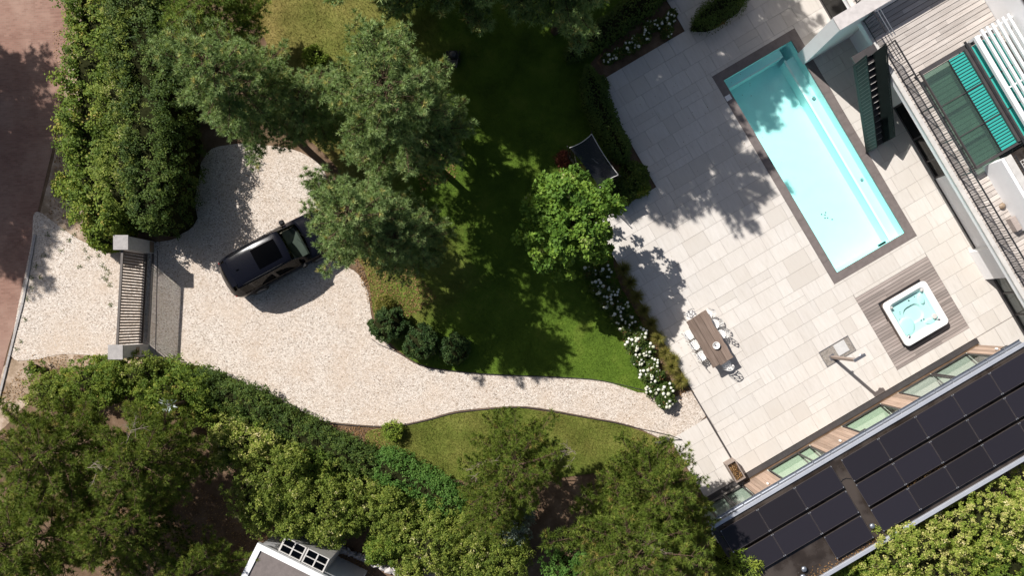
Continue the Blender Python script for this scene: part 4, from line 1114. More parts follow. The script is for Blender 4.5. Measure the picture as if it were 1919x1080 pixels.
for i in range(n):
    for j in range(n): cvn.f.append((i * (n + 1) + j, (i + 1) * (n + 1) + j, (i + 1) * (n + 1) + j + 1, i * (n + 1) + j + 1))
cvn.build('roof_fabric', 'canopy', gz, smooth=True)
for ed in ([cpt(k / 12, 0) for k in range(13)], [cpt(1, k / 12) for k in range(13)], [cpt(k / 12, 1) for k in range(13)]): MB().tube(ed, .016, n=6).build('edge_piping', 'piping', gz)
for i, p in enumerate(cc):
    q = Vector((p.x, p.y, 0)); cen = (cc[0] + cc[1] + cc[2] + cc[3]) / 4; out = (p - cen); out.z = 0; out.normalize()
    MB().tube([q, q + Vector((0, 0, 1.2)), Vector((p.x, p.y, p.z)) + out * .10 + Vector((0, 0, .10))], .022, n=8).build('pole', 'black', gz)
for (p, q) in ((cc[0], cc[3]), (cc[2], cc[3])):
    b = MB(); k = 8
    for i in range(k + 1):
        x = p.lerp(q, i / k); w_ = .05 * math.sin(i * 2.1)
        b.v += [(x.x + w_, x.y + w_, x.z - .06), (x.x - w_, x.y + w_, .35)]
    b.f = [(2 * i, 2 * i + 1, 2 * i + 3, 2 * i + 2) for i in range(k)]
    b.build('side_curtain', 'netting', gz)
pr = MB()
for k in range(5):
    a = cpt(.50 + .015 * k, .44 + .03 * k); pr.bar(a + Vector((-.06 + .02 * (k % 2), .03, .006)), a + Vector((.06, -.01 - .01 * (k % 3), .006)), .012, .003)
pr.build('printed_mark', 'print', gz)
MB().box(cc[0].x + .25, cc[2].x - .35, cc[2].y + .55, cc[0].y - .35, .35, .48).build('seat_cushion', 'cartrim', gz, bevel=.03)
MB().box(cc[0].x + .3, cc[2].x - .4, cc[2].y + .6, cc[0].y - .4, .0, .345).build('seat_base', 'black', gz)

# ---------------------------------------------------------------- lawn mower in the shade
mw = thing('lawn_mower', G(850, 112), 'dark push lawn mower parked in the deep shade on the lawn', 'lawn mower')
mx, my, _ = G(850, 112)
MB().prism([(mx - .22, my - .10), (mx - .25, my + .12), (mx - .18, my + .34), (mx + .18, my + .34), (mx + .25, my + .12), (mx + .22, my - .10)], .10, .26).build('deck', 'black', mw, bevel=.03)
MB().lathe((mx, my + .13, .26), [(.14, 0), (.15, .06), (.12, .13), (.05, .16)], 16).build('engine', 'anthracite', mw, smooth=True)
MB().box(mx - .2, mx + .2, my - .36, my - .12, .12, .38).build('grass_box', 'anthracite', mw, bevel=.04)
for sx in (-1, 1):
    MB().tube([(mx + sx * .2, my - .05, .24), (mx + sx * .2, my - .62, .82)], .014).build('handle_bar', 'steel', mw)
    for sy in (-.05, .27):
        w_ = MB(); w_.tube([(mx + sx * .25, my + sy, .11), (mx + sx * .30, my + sy, .11)], .10, n=16).build('wheel', 'rubber', mw)
MB().tube([(mx - .2, my - .62, .82), (mx + .2, my - .62, .82)], .016).build('handle_grip', 'rubber', mw)
# ---------------------------------------------------------------- parked car
def build_car():
    rc = Vector((-13.45, 1.69, 0)); th = R(28.5); f = Vector((math.cos(th), math.sin(th), 0))
    cen = rc + f * 2.45
    t = thing('parked_car', cen, 'glossy dark blue estate car parked on the gravel under the pine', 'car', rotz=th)
    MW = Matrix.Translation(cen + Vector((0, 0, .02))) @ Matrix.Rotation(th, 4, 'Z')
    # x, half width at sill, at waist, shoulder height, roof half width, roof edge z, roof centre z
    S_ = [(-2.40, .62, .64, .80, .54, .84, .86), (-2.36, .76, .78, .92, .64, .97, .99), (-2.26, .87, .89, .98, .69, 1.10, 1.14), (-2.08, .93, .945, 1.00, .70, 1.34, 1.40), (-1.82, .95, .97, 1.01, .70, 1.55, 1.62),
          (-1.60, .955, .975, 1.01, .715, 1.60, 1.68), (-1.1, .96, .98, 1.00, .735, 1.635, 1.73), (-.4, .96, .98, .99, .74, 1.645, 1.745), (.25, .96, .98, .98, .725, 1.61, 1.71), (.58, .96, .98, .98, .70, 1.55, 1.64),
          (1.28, .955, .975, .97, .76, 1.06, 1.13), (1.42, .95, .97, .96, .78, 1.01, 1.08), (1.9, .94, .955, .90, .74, .95, 1.02), (2.22, .88, .90, .82, .64, .86, .92), (2.36, .78, .80, .68, .52, .70, .74), (2.40, .70, .72, .58, .46, .59, .60)]
    def bow(x, y):                      # plan curvature of nose, screen and tail
        k = .20 * min(1, max(0, (x + .3) / 1.2)) - .14 * min(1, max(0, (-1.3 - x) / .6))
        return x + k * (1 - (y / .98) ** 2)
    secs = []
    for (x, ws, wb, zb, wr, ze, zc) in S_:
        half = [(ws * .93, .24), (ws, .36), (wb, .66), (wb * .985, zb - .05), (wb * .955, zb), (wr + (wb * .955 - wr) * .06, ze - (ze - zb) * .06), (wr, ze), (wr * .90, ze + (zc - ze) * .38), (wr * .62, ze + (zc - ze) * .74), (0, zc)]
        full = [(y, z) for y, z in half] + [(-y, z) for y, z in half[-2::-1]]
        secs.append([(bow(x, y), y, z) for y, z in full])
    P = np.array(secs)                      # stations x ring
    # refine along the length
    ks = []; fine = []
    n = 5
    for i in range(len(P) - 1):
        p0, p1, p2, p3 = P[max(i - 1, 0)], P[i], P[i + 1], P[min(i + 2, len(P) - 1)]
        for j in range(n):
            s = j / n
            q = .5 * (2 * p1 + (p2 - p0) * s + (2 * p0 - 5 * p1 + 4 * p2 - p3) * s * s + (3 * p1 - p0 - 3 * p2 + p3) * s ** 3)
            lin = p1 * (1 - s) + p2 * s
            q = q * .55 + lin * .45
            fine.append(q); ks.append(i)
    fine.append(P[-1]); ks.append(len(P) - 1)
    Fp = np.array(fine); nr = Fp.shape[1]
    groups = {k: MB() for k in ('body', 'windscreen', 'side_window', 'side_window_b', 'rear_window', 'sill', 'sunroof')}
    def add(g, a, b, c, d): groups[g].add([a, b, c, d], [(0, 1, 2, 3)])
    mid = (nr - 1) // 2
    for i in range(len(Fp) - 1):
        k = ks[i]; x = S_[k][0] + (S_[k + 1][0] - S_[k][0]) * (i % n + .5) / n
        for j in range(nr - 1):
            jj = j if j < mid else nr - 2 - j
            g = 'body'
            if jj == 0: g = 'sill'
            if jj in (6, 7, 8) and .58 < x < 1.28: g = 'windscreen'
            if jj in (6, 7, 8) and -2.20 < x < -1.86: g = 'rear_window'
            if jj == 4 and -1.85 < x < .92 and not (-.42 < x < -.33) and not (-1.42 < x < -1.34): g = 'side_window' if j < mid else 'side_window_b'
            if jj == 8 and -.75 < x < .30: g = 'sunroof'
            add(g, Fp[i][j], Fp[i + 1][j], Fp[i + 1][j + 1], Fp[i][j + 1])
    for e in (0, -1):
        groups['body'].add([tuple(q) for q in Fp[e]], [tuple(range(nr))])
    mats = dict(body='carpaint', windscreen='windscreen', side_window='carglass', side_window_b='carglass', rear_window='carglass', sill='cartrim', sunroof='carglass')
    for g, b in groups.items():
        bm = bmesh.new(); me = bpy.data.meshes.new(g); me.from_pydata(b.v, [], b.f); bm.from_mesh(me)
        bmesh.ops.remove_doubles(bm, verts=bm.verts, dist=.0005); bmesh.ops.recalc_face_normals(bm, faces=bm.faces); bm.to_mesh(me); bm.free()
        me.polygons.foreach_set('use_smooth', [True] * len(me.polygons)); me.materials.append(M[mats[g]])
        put(g.replace('_b', ''), me, t, MW)
    def P_(name, b, mat, smooth=False, bevel=0.0, parent=None): return put(name, b.mesh(name, mat, smooth, bevel), parent or t, MW)
    P_('floor_pan', MB().box(-2.2, 2.2, -.85, .85, .22, .30), 'cartrim')
    P_('cabin_lining', MB().box(-1.9, .5, -.80, .80, .32, .62), 'seat')
    P_('dashboard', MB().box(.62, 1.30, -.72, .72, .72, .93), 'dash', bevel=.06)
    for y in (-.38, .38):
        P_('seat', MB().box(-.45, .1, y - .24, y + .24, .55, .74).box(-.62, -.40, y - .24, y + .24, .70, 1.30), 'seat', bevel=.05)
    w = MB(); w.tube([(.50 + .10 * math.sin(a), .38 + .19 * math.cos(a), .98 + .16 * math.sin(a)) for a in np.linspace(0, 2 * math.pi, 19)], .016, n=6); w.bar((.50, .20, .98), (.50, .56, .98), .05, .03)
    P_('steering_wheel', w, 'seat')
    for s in (-1, 1):
        P_('mirror', MB().box(.80, 1.02, s * 1.04 - .12, s * 1.04 + .10, .98, 1.13), 'cartrim', bevel=.04)
        P_('roof_rail', MB().tube([(-1.65, s * .66, 1.625), (-1.5, s * .675, 1.675), (-.4, s * .69, 1.715), (.2, s * .675, 1.685), (.36, s * .665, 1.625)], .014, n=8), 'cartrim', smooth=True)
        P_('window_trim', MB().tube([(-1.95, s * .958, 1.012), (-1.1, s * .965, 1.006), (-.4, s * .965, .996), (.3, s * .965, .986), (1.0, s * .962, .98)], .010, n=6), 'cartrim')
        P_('tail_light', MB().box(-2.38, -2.26, s * .74 - .11, s * .74 + .09, .92, .98), 'redlamp', bevel=.02)
        P_('head_light', MB().box(2.22, 2.42, s * .70 - .16, s * .70 + .14, .72, .82), 'chrome', bevel=.03)
        P_('wheel_arch', MB().tube([(1.47 + .40 * math.cos(a), s * .955, .36 + .40 * math.sin(a)) for a in np.linspace(.1, math.pi - .1, 12)], .035, n=6), 'cartrim')
        P_('wheel_arch', MB().tube([(-1.47 + .40 * math.cos(a), s * .955, .36 + .40 * math.sin(a)) for a in np.linspace(.1, math.pi - .1, 12)], .035, n=6), 'cartrim')
        for x in (-.18, -1.02): P_('door_handle', MB().box(x, x + .18, s * .985 - .015, s * .985 + .02, .86, .89), 'carpaint', bevel=.008)
        for x in (1.47, -1.47):
            wh = P_('wheel', MB().tube([(x, s * .74, .34), (x, s * .985, .34)], .345, n=28), 'rubber')
            P_('rim', MB().tube([(x, s * .965, .34), (x, s * .992, .34)], .235, n=20), 'steel', parent=wh)
    P_('spoiler', MB().box(-2.12, -1.86, -.56, .56, 1.60, 1.625), 'carpaint', bevel=.012)
    P_('aerial_fin', MB().box(-1.62, -1.47, -.02, .02, 1.70, 1.75), 'carpaint', bevel=.02)
    P_('rear_bumper', MB().box(-2.52, -2.36, -.50, .50, .36, .60), 'carpaint', bevel=.04)
    P_('wiper', MB().bar((1.50, .05, 1.14), (1.20, .58, 1.26), .014).bar((1.46, -.5, 1.12), (1.22, .02, 1.33), .014), 'cartrim')
    P_('number_plate', MB().box(-2.56, -2.55, -.26, .26, .70, .82), 'plate')
build_car()
# ---------------------------------------------------------------- plants
def tubes_np(segs, sides=4):
    """many tapered twigs at once: list of (p0, p1, r0, r1)"""
    A = np.array([s[0] for s in segs], float); B = np.array([s[1] for s in segs], float)
    r0 = np.array([s[2] for s in segs])[:, None]; r1 = np.array([s[3] for s in segs])[:, None]
    D = unitv(B - A); ref = np.where(np.abs(D[:, 2:3]) > .9, np.array([[1., 0, 0]]), np.array([[0, 0, 1.]]))
    X = unitv(np.cross(D, ref)); Y = np.cross(D, X); n = len(A); Vs = []
    for P, r in ((A, r0), (B, r1)):
        for k in range(sides):
            a = 2 * math.pi * k / sides; Vs.append(P + (X * math.cos(a) + Y * math.sin(a)) * r)
    V = np.stack(Vs, 1).reshape(-1, 3)
    f = np.array([(k, (k + 1) % sides, sides + (k + 1) % sides, sides + k) for k in range(sides)])
    return V, (f[None] + (np.arange(n) * 2 * sides)[:, None, None]).reshape(-1, 4)

def pine_meshes(seed, H, Rr, leafmat, base=.30, nwh=11, K=30, nl=.20, nw=.027, prof='round', dens=1.1, spread=1.15, droop=0.0):
    rs = np.random.default_rng(seed)
    segs = []; tc = []; ta = []
    lean = rs.normal(0, .03, 2)
    def tr(z): return np.array([lean[0] * z + .08 * math.sin(z * .9 + seed), lean[1] * z + .08 * math.cos(z * .8 + seed), z])
    zs = np.linspace(0, H * .97, 12)
    for a, b in zip(zs[:-1], zs[1:]): segs.append((tr(a), tr(b), .035 * H * .5 * (1 - a / H) + .02, .035 * H * .5 * (1 - b / H) + .02))
    lob = rs.uniform(.78, 1.18, 9)
    for i in range(nwh):
        t = i / (nwh - 1); z = H * (base + (.96 - base) * t)
        pr = math.sqrt(max(.02, 1 - (t * .97) ** 2)) if prof == 'round' else (1 - t) ** .75 * .95 + .06
        if prof == 'round' and t < .15: pr *= .85
        nb = int(rs.integers(5, 8)); a0 = rs.uniform(0, 6.28)
        for k in range(nb):
            az = a0 + 6.283 * k / nb + rs.normal(0, .22)
            Lb = Rr * pr * rs.uniform(.68, 1.08) * lob[int((az % 6.283) / 6.284 * 9)]
            if Lb < .15: Lb = .15
            d = np.array([math.cos(az), math.sin(az), 0]); side = np.array([-d[1], d[0], 0])
            el = (.05 + .75 * t ** 1.5 - droop) + rs.normal(0, .10)
            p0 = tr(z); bend = rs.normal(0, .12)
            def bp(s): return p0 + d * Lb * s * math.cos(min(el, 1.1)) + side * bend * Lb * s * s + np.array([0, 0, Lb * s * math.sin(el) + .16 * Lb * s * s])
            m = max(3, int(Lb / .4) + 1)
            for q in range(m): segs.append((bp(q / m), bp((q + 1) / m), .014 * Lb * (1 - q / m) + .006, .014 * Lb * (1 - (q + 1) / m) + .006))
            nt_ = max(2, int(Lb / .20 * dens))
            for q in range(nt_):
                s = .28 + .72 * (q + rs.random()) / nt_; b0 = bp(s)
                for sg in (-1, 1):
                    if rs.random() < .12: continue
                    tw = d * .75 + side * sg * rs.uniform(.4, 1.1) + np.array([0, 0, rs.uniform(.0, .5)]); tw /= np.linalg.norm(tw)
                    tl = (.20 * Lb * (1.2 - s) + .16) * rs.uniform(.7, 1.3)
                    segs.append((b0, b0 + tw * tl, .009, .004))
                    nn = max(1, int(tl / .15))
                    for w_ in range(nn):
                        tc.append(b0 + tw * tl * (w_ + 1) / nn + rs.normal(0, .02, 3)); ta.append(tw * .55 + np.array([0, 0, .75]) + rs.normal(0, .25, 3))
            tc.append(bp(1.0)); ta.append(d * .6 + np.array([0, 0, .8]))
    tc.append(tr(H)); ta.append(np.array([0, 0, 1.]))
    C = np.array(tc); A = np.array(ta)
    V, F = needle_tris(C, A, K, nl, nw, spread, rs)
    tt = np.clip(rs.normal(.48, .21, len(C)), 0, .92); odd = rs.random(len(C)) < .03; tt[odd] = 1.0
    tint = np.repeat(np.clip(np.repeat(tt, K) + rs.normal(0, .09, len(C) * K), 0, 1), 3)
    crown = npmesh('crown', V, F, leafmat, tint)
    V2, F2 = tubes_np(segs, 5)
    trunk = npmesh('trunk', V2, F2, 'bark')
    return crown, trunk
PINES = {}
def pine(key, loc, rotz, sc, label, name='pine_tree', group=None):
    crown, trunk = PINES[key]
    t = thing(name, loc, label, 'tree', group, rotz)
    t.scale = sc if isinstance(sc, tuple) else (sc, sc, sc)
    for n, me in (('trunk', trunk), ('crown', crown)):
        o = bpy.data.objects.new(n, me); COL.objects.link(o); o.parent = t
    return t
PINES['a'] = pine_meshes(21, 9.5, 2.45, 'pine_blue', .36, 15, K=32)
PINES['b'] = pine_meshes(34, 10.0, 2.75, 'pine_blue', .34, 16, K=32)
PINES['c'] = pine_meshes(47, 8.0, 2.4, 'pine_green', .30, 12)
PINES['d'] = pine_meshes(58, 8.5, 2.7, 'pine_olive', .34, 12)
PINES['e'] = pine_meshes(61, 8.0, 2.5, 'pine_olive', .30, 11, prof='cone')
PINES['f'] = pine_meshes(77, 11.5, 2.9, 'pine_blue', .40, 15, K=22, nl=.25, nw=.042, dens=1.2)
def at(px, py, zc): x, y, _ = G(px, py, zc); return (x, y, 0)
# blue-green pines round the turning circle
pine('a', at(435, 170, 6), .3, (.98, .98, .92), 'large blue-green pine at the top of the gravel turning circle')
pine('c', at(395, 20, 3.5), 1.9, (.98, .95, .66), 'darker green pine at the top edge beside the tall hedge')
pine('b', at(725, 205, 7), 2.4, (.98, .98, 1.0), 'tall pale blue-green pine in the middle of the garden')
pine('a', at(665, 400, 6), 4.0, (.92, .92, .9), 'blue-green pine leaning over the bonnet of the car')
pine('a', at(808, 225, 5.5), 5.1, (.50, .50, .75), 'slender pine reaching from the middle pine towards the dark lawn')
pine('b', at(745, 440, 5), 1.0, (.62, .62, .70), 'smaller pine behind the car with a dark lower side')
pine('a', at(590, 195, 3.6), 2.2, (.74, .74, .55), 'low shaded pine between the two big blue-green pines')
pine('b', at(728, 115, 5.5), 3.1, (.40, .40, .72), 'narrow pine top poking up towards the dry lawn')
# tall pines along the top edge (their shade covers the lawn and the terrace)
TG = 'tall pines along the top edge'
pine('f', G(880, 40)[:2] + (0,), .4, 1.0, 'tall pine at the top edge whose shade darkens the lawn', group=TG)
pine('f', G(1040, 62)[:2] + (0,), 1.7, (.92, .92, .95), 'tall sparse pine at the top edge beside the white hydrangeas', group=TG)
pine('f', G(740, -70)[:2] + (0,), 2.9, (1.0, 1.0, .98), 'tall pine standing left along the top edge', group=TG)
pine('f', G(1062, -135)[:2] + (0,), 4.1, (1.0, 1.0, .9), 'tall pine behind the upper hydrangea bed', group=TG)
pine('f', G(960, -90)[:2] + (0,), 5.2, (1.1, 1.1, 1.05), 'tall pine farthest back at the top', group=TG)
pine('f', G(1150, -185)[:2] + (0,), 3.3, (.95, .95, .9), 'tall pine behind the shaded terrace corner', group=TG)
pine('f', G(640, -190)[:2] + (0,), 0.2, (.95, .95, 1.0), 'tall pine beyond the dry lawn', group=TG)
pine('f', G(795, -5)[:2] + (0,), 1.1, (.9, .9, .78), 'tall pine nearest the mower at the top edge', group=TG)
pine('f', G(705, -15)[:2] + (0,), 5.9, (.9, .9, .8), 'tall pine at the corner of the dry lawn', group=TG)
# roadside trees
RG = 'tall pines across the road'
pine('f', G(-235, 5)[:2] + (0,), .9, (1.0, 1.0, .92), 'tall pine across the brick road', group=RG)
pine('f', G(-285, 190)[:2] + (0,), 2.0, (1.0, 1.0, .9), 'second tall pine across the brick road', group=RG)
pine('f', G(-225, 110)[:2] + (0,), 4.4, (.9, .9, .9), 'shorter pine across the brick road', group=RG)
# olive pines along the bottom
pine('d', at(105, 850, 4.5), .2, (1.0, 1.0, .82), 'broad olive-green pine in the bottom left nearest the road')
pine('d', at(275, 860, 4.5), 2.6, (.92, .92, .82), 'olive-green pine left of the pale flowering bushes')
pine('d', at(60, 1010, 4.5), 1.2, (1.1, 1.1, .85), 'dark olive pine in the bottom left corner')
pine('e', at(215, 1000, 4), 3.0, (1.0, 1.0, .8), 'olive-green pine in front of the brown soil at the bottom left')
pine('e', at(360, 1085, 3.5), 4.8, (.75, .75, .7), 'small dark pine left of the white-edged shed roof')
pine('d', at(962, 872, 5), 5.0, (.86, .86, .9), 'olive-green pine overhanging the gravel path')
pine('e', at(925, 965, 4), 2.0, (.62, .62, .7), 'lower olive pine beside the end of the clipped hedge')
pine('d', at(1228, 915, 5), 3.5, (.85, .85, .85), 'olive-green pine next to the lower paved landing')
pine('d', at(1185, 1015, 5), .9, (1.15, 1.15, .95), 'big olive pine at the bottom edge left of the solar roof')
pine('e', at(1278, 985, 4.5), 4.2, (.76, .76, .82), 'olive pine brushing against the solar panels')

# ------------------------------------------------------- broadleaf crowns, shrubs, hedges
def blob_leaves(rs, cen, rad, n_cl, n_leaf, ln, wd, cl_r, up=.5, shell=(.62, 1.0), zmin=-.35):
    """leaves grouped in clumps over an uneven ellipsoid"""
    D = unitv(rs.normal(size=(n_cl * 3, 3))); D = D[D[:, 2] > zmin][:n_cl]; n = len(D)
    wv = Waves(int(rs.integers(1e6)), 2.0)
    Cc = np.array(cen) + D * np.array(rad) * rs.uniform(shell[0], shell[1], (n, 1)) * (1 + .16 * wv(D * 2))[:, None]
    r = cl_r * rs.uniform(.6, 1.25, n)
    L_ = unitv(rs.normal(size=(n * n_leaf, 3))); Dn = np.repeat(D, n_leaf, 0)
    L_ = unitv(L_ + Dn * .55 + np.array([0, 0, up * .6]))
    P = np.repeat(Cc, n_leaf, 0) + L_ * np.repeat(r, n_leaf)[:, None] * rs.uniform(.35, 1, (n * n_leaf, 1)) * np.array([1, 1, .7])
    Nn = unitv(L_ * .6 + np.array([0, 0, up]) + rs.normal(0, .35, L_.shape))
    Dr = unitv(np.cross(Nn, rs.normal(size=Nn.shape)) + L_ * .4)
    tint = np.repeat(np.clip(rs.normal(.45, .2, n), 0, .95), n_leaf) + rs.normal(0, .13, n * n_leaf)
    return P, Dr, Nn, np.full(len(P), ln) * rs.uniform(.65, 1.2, len(P)), np.full(len(P), wd) * rs.uniform(.7, 1.2, len(P)), np.clip(tint, 0, 1)
def leaf_mesh(name, parts, mat, rs):
    P, D, Nn, Ln, Wd, T = [np.concatenate(x) for x in zip(*parts)]
    V, F = leaf_quads(P, D, Nn, Ln, Wd, rs)
    return npmesh(name, V, F, mat, np.repeat(T, 4))
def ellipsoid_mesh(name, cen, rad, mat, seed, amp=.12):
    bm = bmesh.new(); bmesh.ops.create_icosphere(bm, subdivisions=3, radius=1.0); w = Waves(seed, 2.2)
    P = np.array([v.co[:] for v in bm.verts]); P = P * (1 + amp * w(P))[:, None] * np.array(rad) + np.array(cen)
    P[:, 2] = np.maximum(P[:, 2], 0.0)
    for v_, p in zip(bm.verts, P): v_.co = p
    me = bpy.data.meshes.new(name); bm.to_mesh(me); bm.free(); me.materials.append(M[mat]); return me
def broad_tree(name, loc, blobs, mat, label, seed, ln=.13, wd=.09, cl=70, per=70, clr=.34, trunk_h=2.0, cat='tree', core=True, group=None, branches=True, up=.5, shell=(.6, 1.16)):
    rs = np.random.default_rng(seed); t = thing(name, loc, label, cat, group)
    parts = [blob_leaves(rs, (c[0], c[1], c[2]), c[3], int(cl * (c[3][0] * c[3][1]) ** .5 / 1.6) + 4, per, ln, wd, clr, up, shell) for c in blobs]
    o = bpy.data.objects.new('crown', leaf_mesh('crown', parts, mat, rs)); COL.objects.link(o); o.parent = t
    segs = []
    top = max(b[2] for b in blobs)
    for k in range(5): segs.append((np.array([0, 0, top * k / 5]), np.array([.05 * k, .03 * k, top * (k + 1) / 5]), .10 * (1 - k / 7), .10 * (1 - (k + 1) / 7)))
    for b in blobs:
        for k in range(10):
            d = unitv(rs.normal(size=(1, 3)))[0]; d[2] = abs(d[2])
            segs.append((np.array([0, 0, top * rs.uniform(.3, .7)]), np.array(b[:3]) + d * np.array(b[3]) * .85, .035, .008))
    V, F = tubes_np(segs, 5)
    o = bpy.data.objects.new('trunk', npmesh('trunk', V, F, 'bark')); COL.objects.link(o); o.parent = t
    if core:
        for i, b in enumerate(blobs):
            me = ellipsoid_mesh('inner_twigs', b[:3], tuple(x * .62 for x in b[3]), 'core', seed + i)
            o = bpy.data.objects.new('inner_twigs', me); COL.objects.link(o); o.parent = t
    return t
# the bright round tree at the terrace corner
x, y, _ = G(1068, 420, 3.6)
broad_tree('maple_tree', (x, y, 0), [(0, 0, 3.6, (1.75, 1.75, 1.7)), (.35, -.3, 4.3, (1.1, 1.1, 1.0)), (-.5, .5, 4.0, (1.1, 1.1, 1.0))], 'maple', 'round bright green leafy tree at the corner of the terrace', 5, ln=.17, wd=.12, cl=85, per=70, clr=.27)
# yellow-green flowering bushes along the bottom
def bush_at(px, py, zc, rx, ry, rz, mat, label, seed, name='flowering_bush', cat='bush', extra=0, group=None, **k):
    x, y, _ = G(px, py, zc); rs = np.random.default_rng(seed + 99)
    bl = [(0, 0, zc * .8, (rx, ry, rz))] + [(rs.uniform(-rx, rx) * .95, rs.uniform(-ry, ry) * .95, zc * rs.uniform(.7, 1.05), (rx * rs.uniform(.25, .5),) * 2 + (rz * rs.uniform(.35, .6),)) for _ in range(extra)]
    return broad_tree(name, (x, y, 0), bl, mat, label, seed, cat=cat, group=group, **k)
kw = dict(ln=.088, wd=.055, cl=330, per=26, clr=.14)
bush_at(495, 925, 2.6, 1.55, 1.75, 1.5, 'yellowish', 'pale yellow-green deciduous tree next to the olive pines', 11, 'young_tree', 'tree', extra=7, **kw)
bush_at(455, 835, 1.9, 1.25, .85, 1.0, 'variegated', 'cream-flecked bush between the clipped hedge and the yellow-green tree', 12, extra=5, **kw)
bush_at(615, 962, 2.3, 1.3, 1.2, 1.3, 'yellowish', 'yellow-green bush above the shed skylight', 13, extra=7, **kw)
bush_at(705, 960, 1.9, 1.35, .85, 1.0, 'yellowish', 'yellow-green bush with pale flower heads below the bright clipped hedge', 14, extra=7, **kw)
bush_at(815, 1025, 2.1, 1.6, 1.1, 1.2, 'yellowish', 'sprawling yellow-green bush at the bottom edge', 15, extra=7, **kw)
bush_at(722, 1030, 1.8, .8, .7, 1.0, 'laurel', 'mid-green bush between the shed and the small brown roof', 16, extra=5, **kw)
bush_at(930, 1055, 2.0, 1.4, 1.0, 1.1, 'yellowish', 'yellow-green bush beneath the olive pine at the bottom edge', 17, extra=5, **kw)
bush_at(560, 880, 1.7, 1.3, .75, .9, 'laurel', 'leafy green bush just behind the clipped hedge', 18, extra=5, **kw)
bush_at(955, 990, 1.6, .9, .8, .9, 'silver', 'grey-green shrub in the gap between the olive pines', 19, extra=1, **kw)
bush_at(1060, 1070, 1.8, .9, .8, .9, 'brighthedge', 'bluish green shrub at the bottom edge between the pines', 20, extra=1, **kw)
bush_at(330, 735, 1.6, 1.5, .9, 1.1, 'laurel', 'dark green laurel bush below the gate pillar', 21, extra=5, **kw)
bush_at(180, 715, 1.4, 1.6, .9, 1.0, 'laurel', 'glossy laurel bush along the gravel entrance', 22, extra=5, **kw)
bush_at(90, 735, 1.1, .9, .8, .8, 'yellowish', 'yellowish bush by the road at the gravel entrance', 23, extra=1, **kw)
bush_at(262, 700, 1.5, 1.0, .7, .9, 'yellowish', 'yellow-green bush under the letter-plate pillar', 24, extra=1, **kw)
bush_at(62, 692, .5, .35, .32, .4, 'laurel', 'small round bush at the edge of the gravel entrance', 25, ln=.09, wd=.06, cl=50, per=30, clr=.15)
# variegated hedge behind the solar roof
bush_at(1700, 1040, 2.7, 2.5, 1.7, 1.4, 'variegated', 'cream and green variegated shrub behind the solar roof', 31, extra=4, ln=.085, wd=.06, cl=420, per=34, clr=.14)
bush_at(1850, 985, 2.7, 2.4, 1.6, 1.4, 'variegated', 'variegated shrub at the right edge behind the solar roof', 32, extra=4, ln=.085, wd=.06, cl=420, per=34, clr=.14)
bush_at(1640, 1070, 2.0, 1.6, 1.0, 1.2, 'laurel', 'dark green shrub in front of the variegated ones at the bottom edge', 33, extra=2, ln=.10, wd=.07, cl=170, per=56, clr=.20)
bush_at(1890, 1065, 2.6, 1.6, 1.2, 1.2, 'laurel', 'green shrub in the bottom right corner', 34, extra=2, ln=.10, wd=.07, cl=170, per=56, clr=.20)

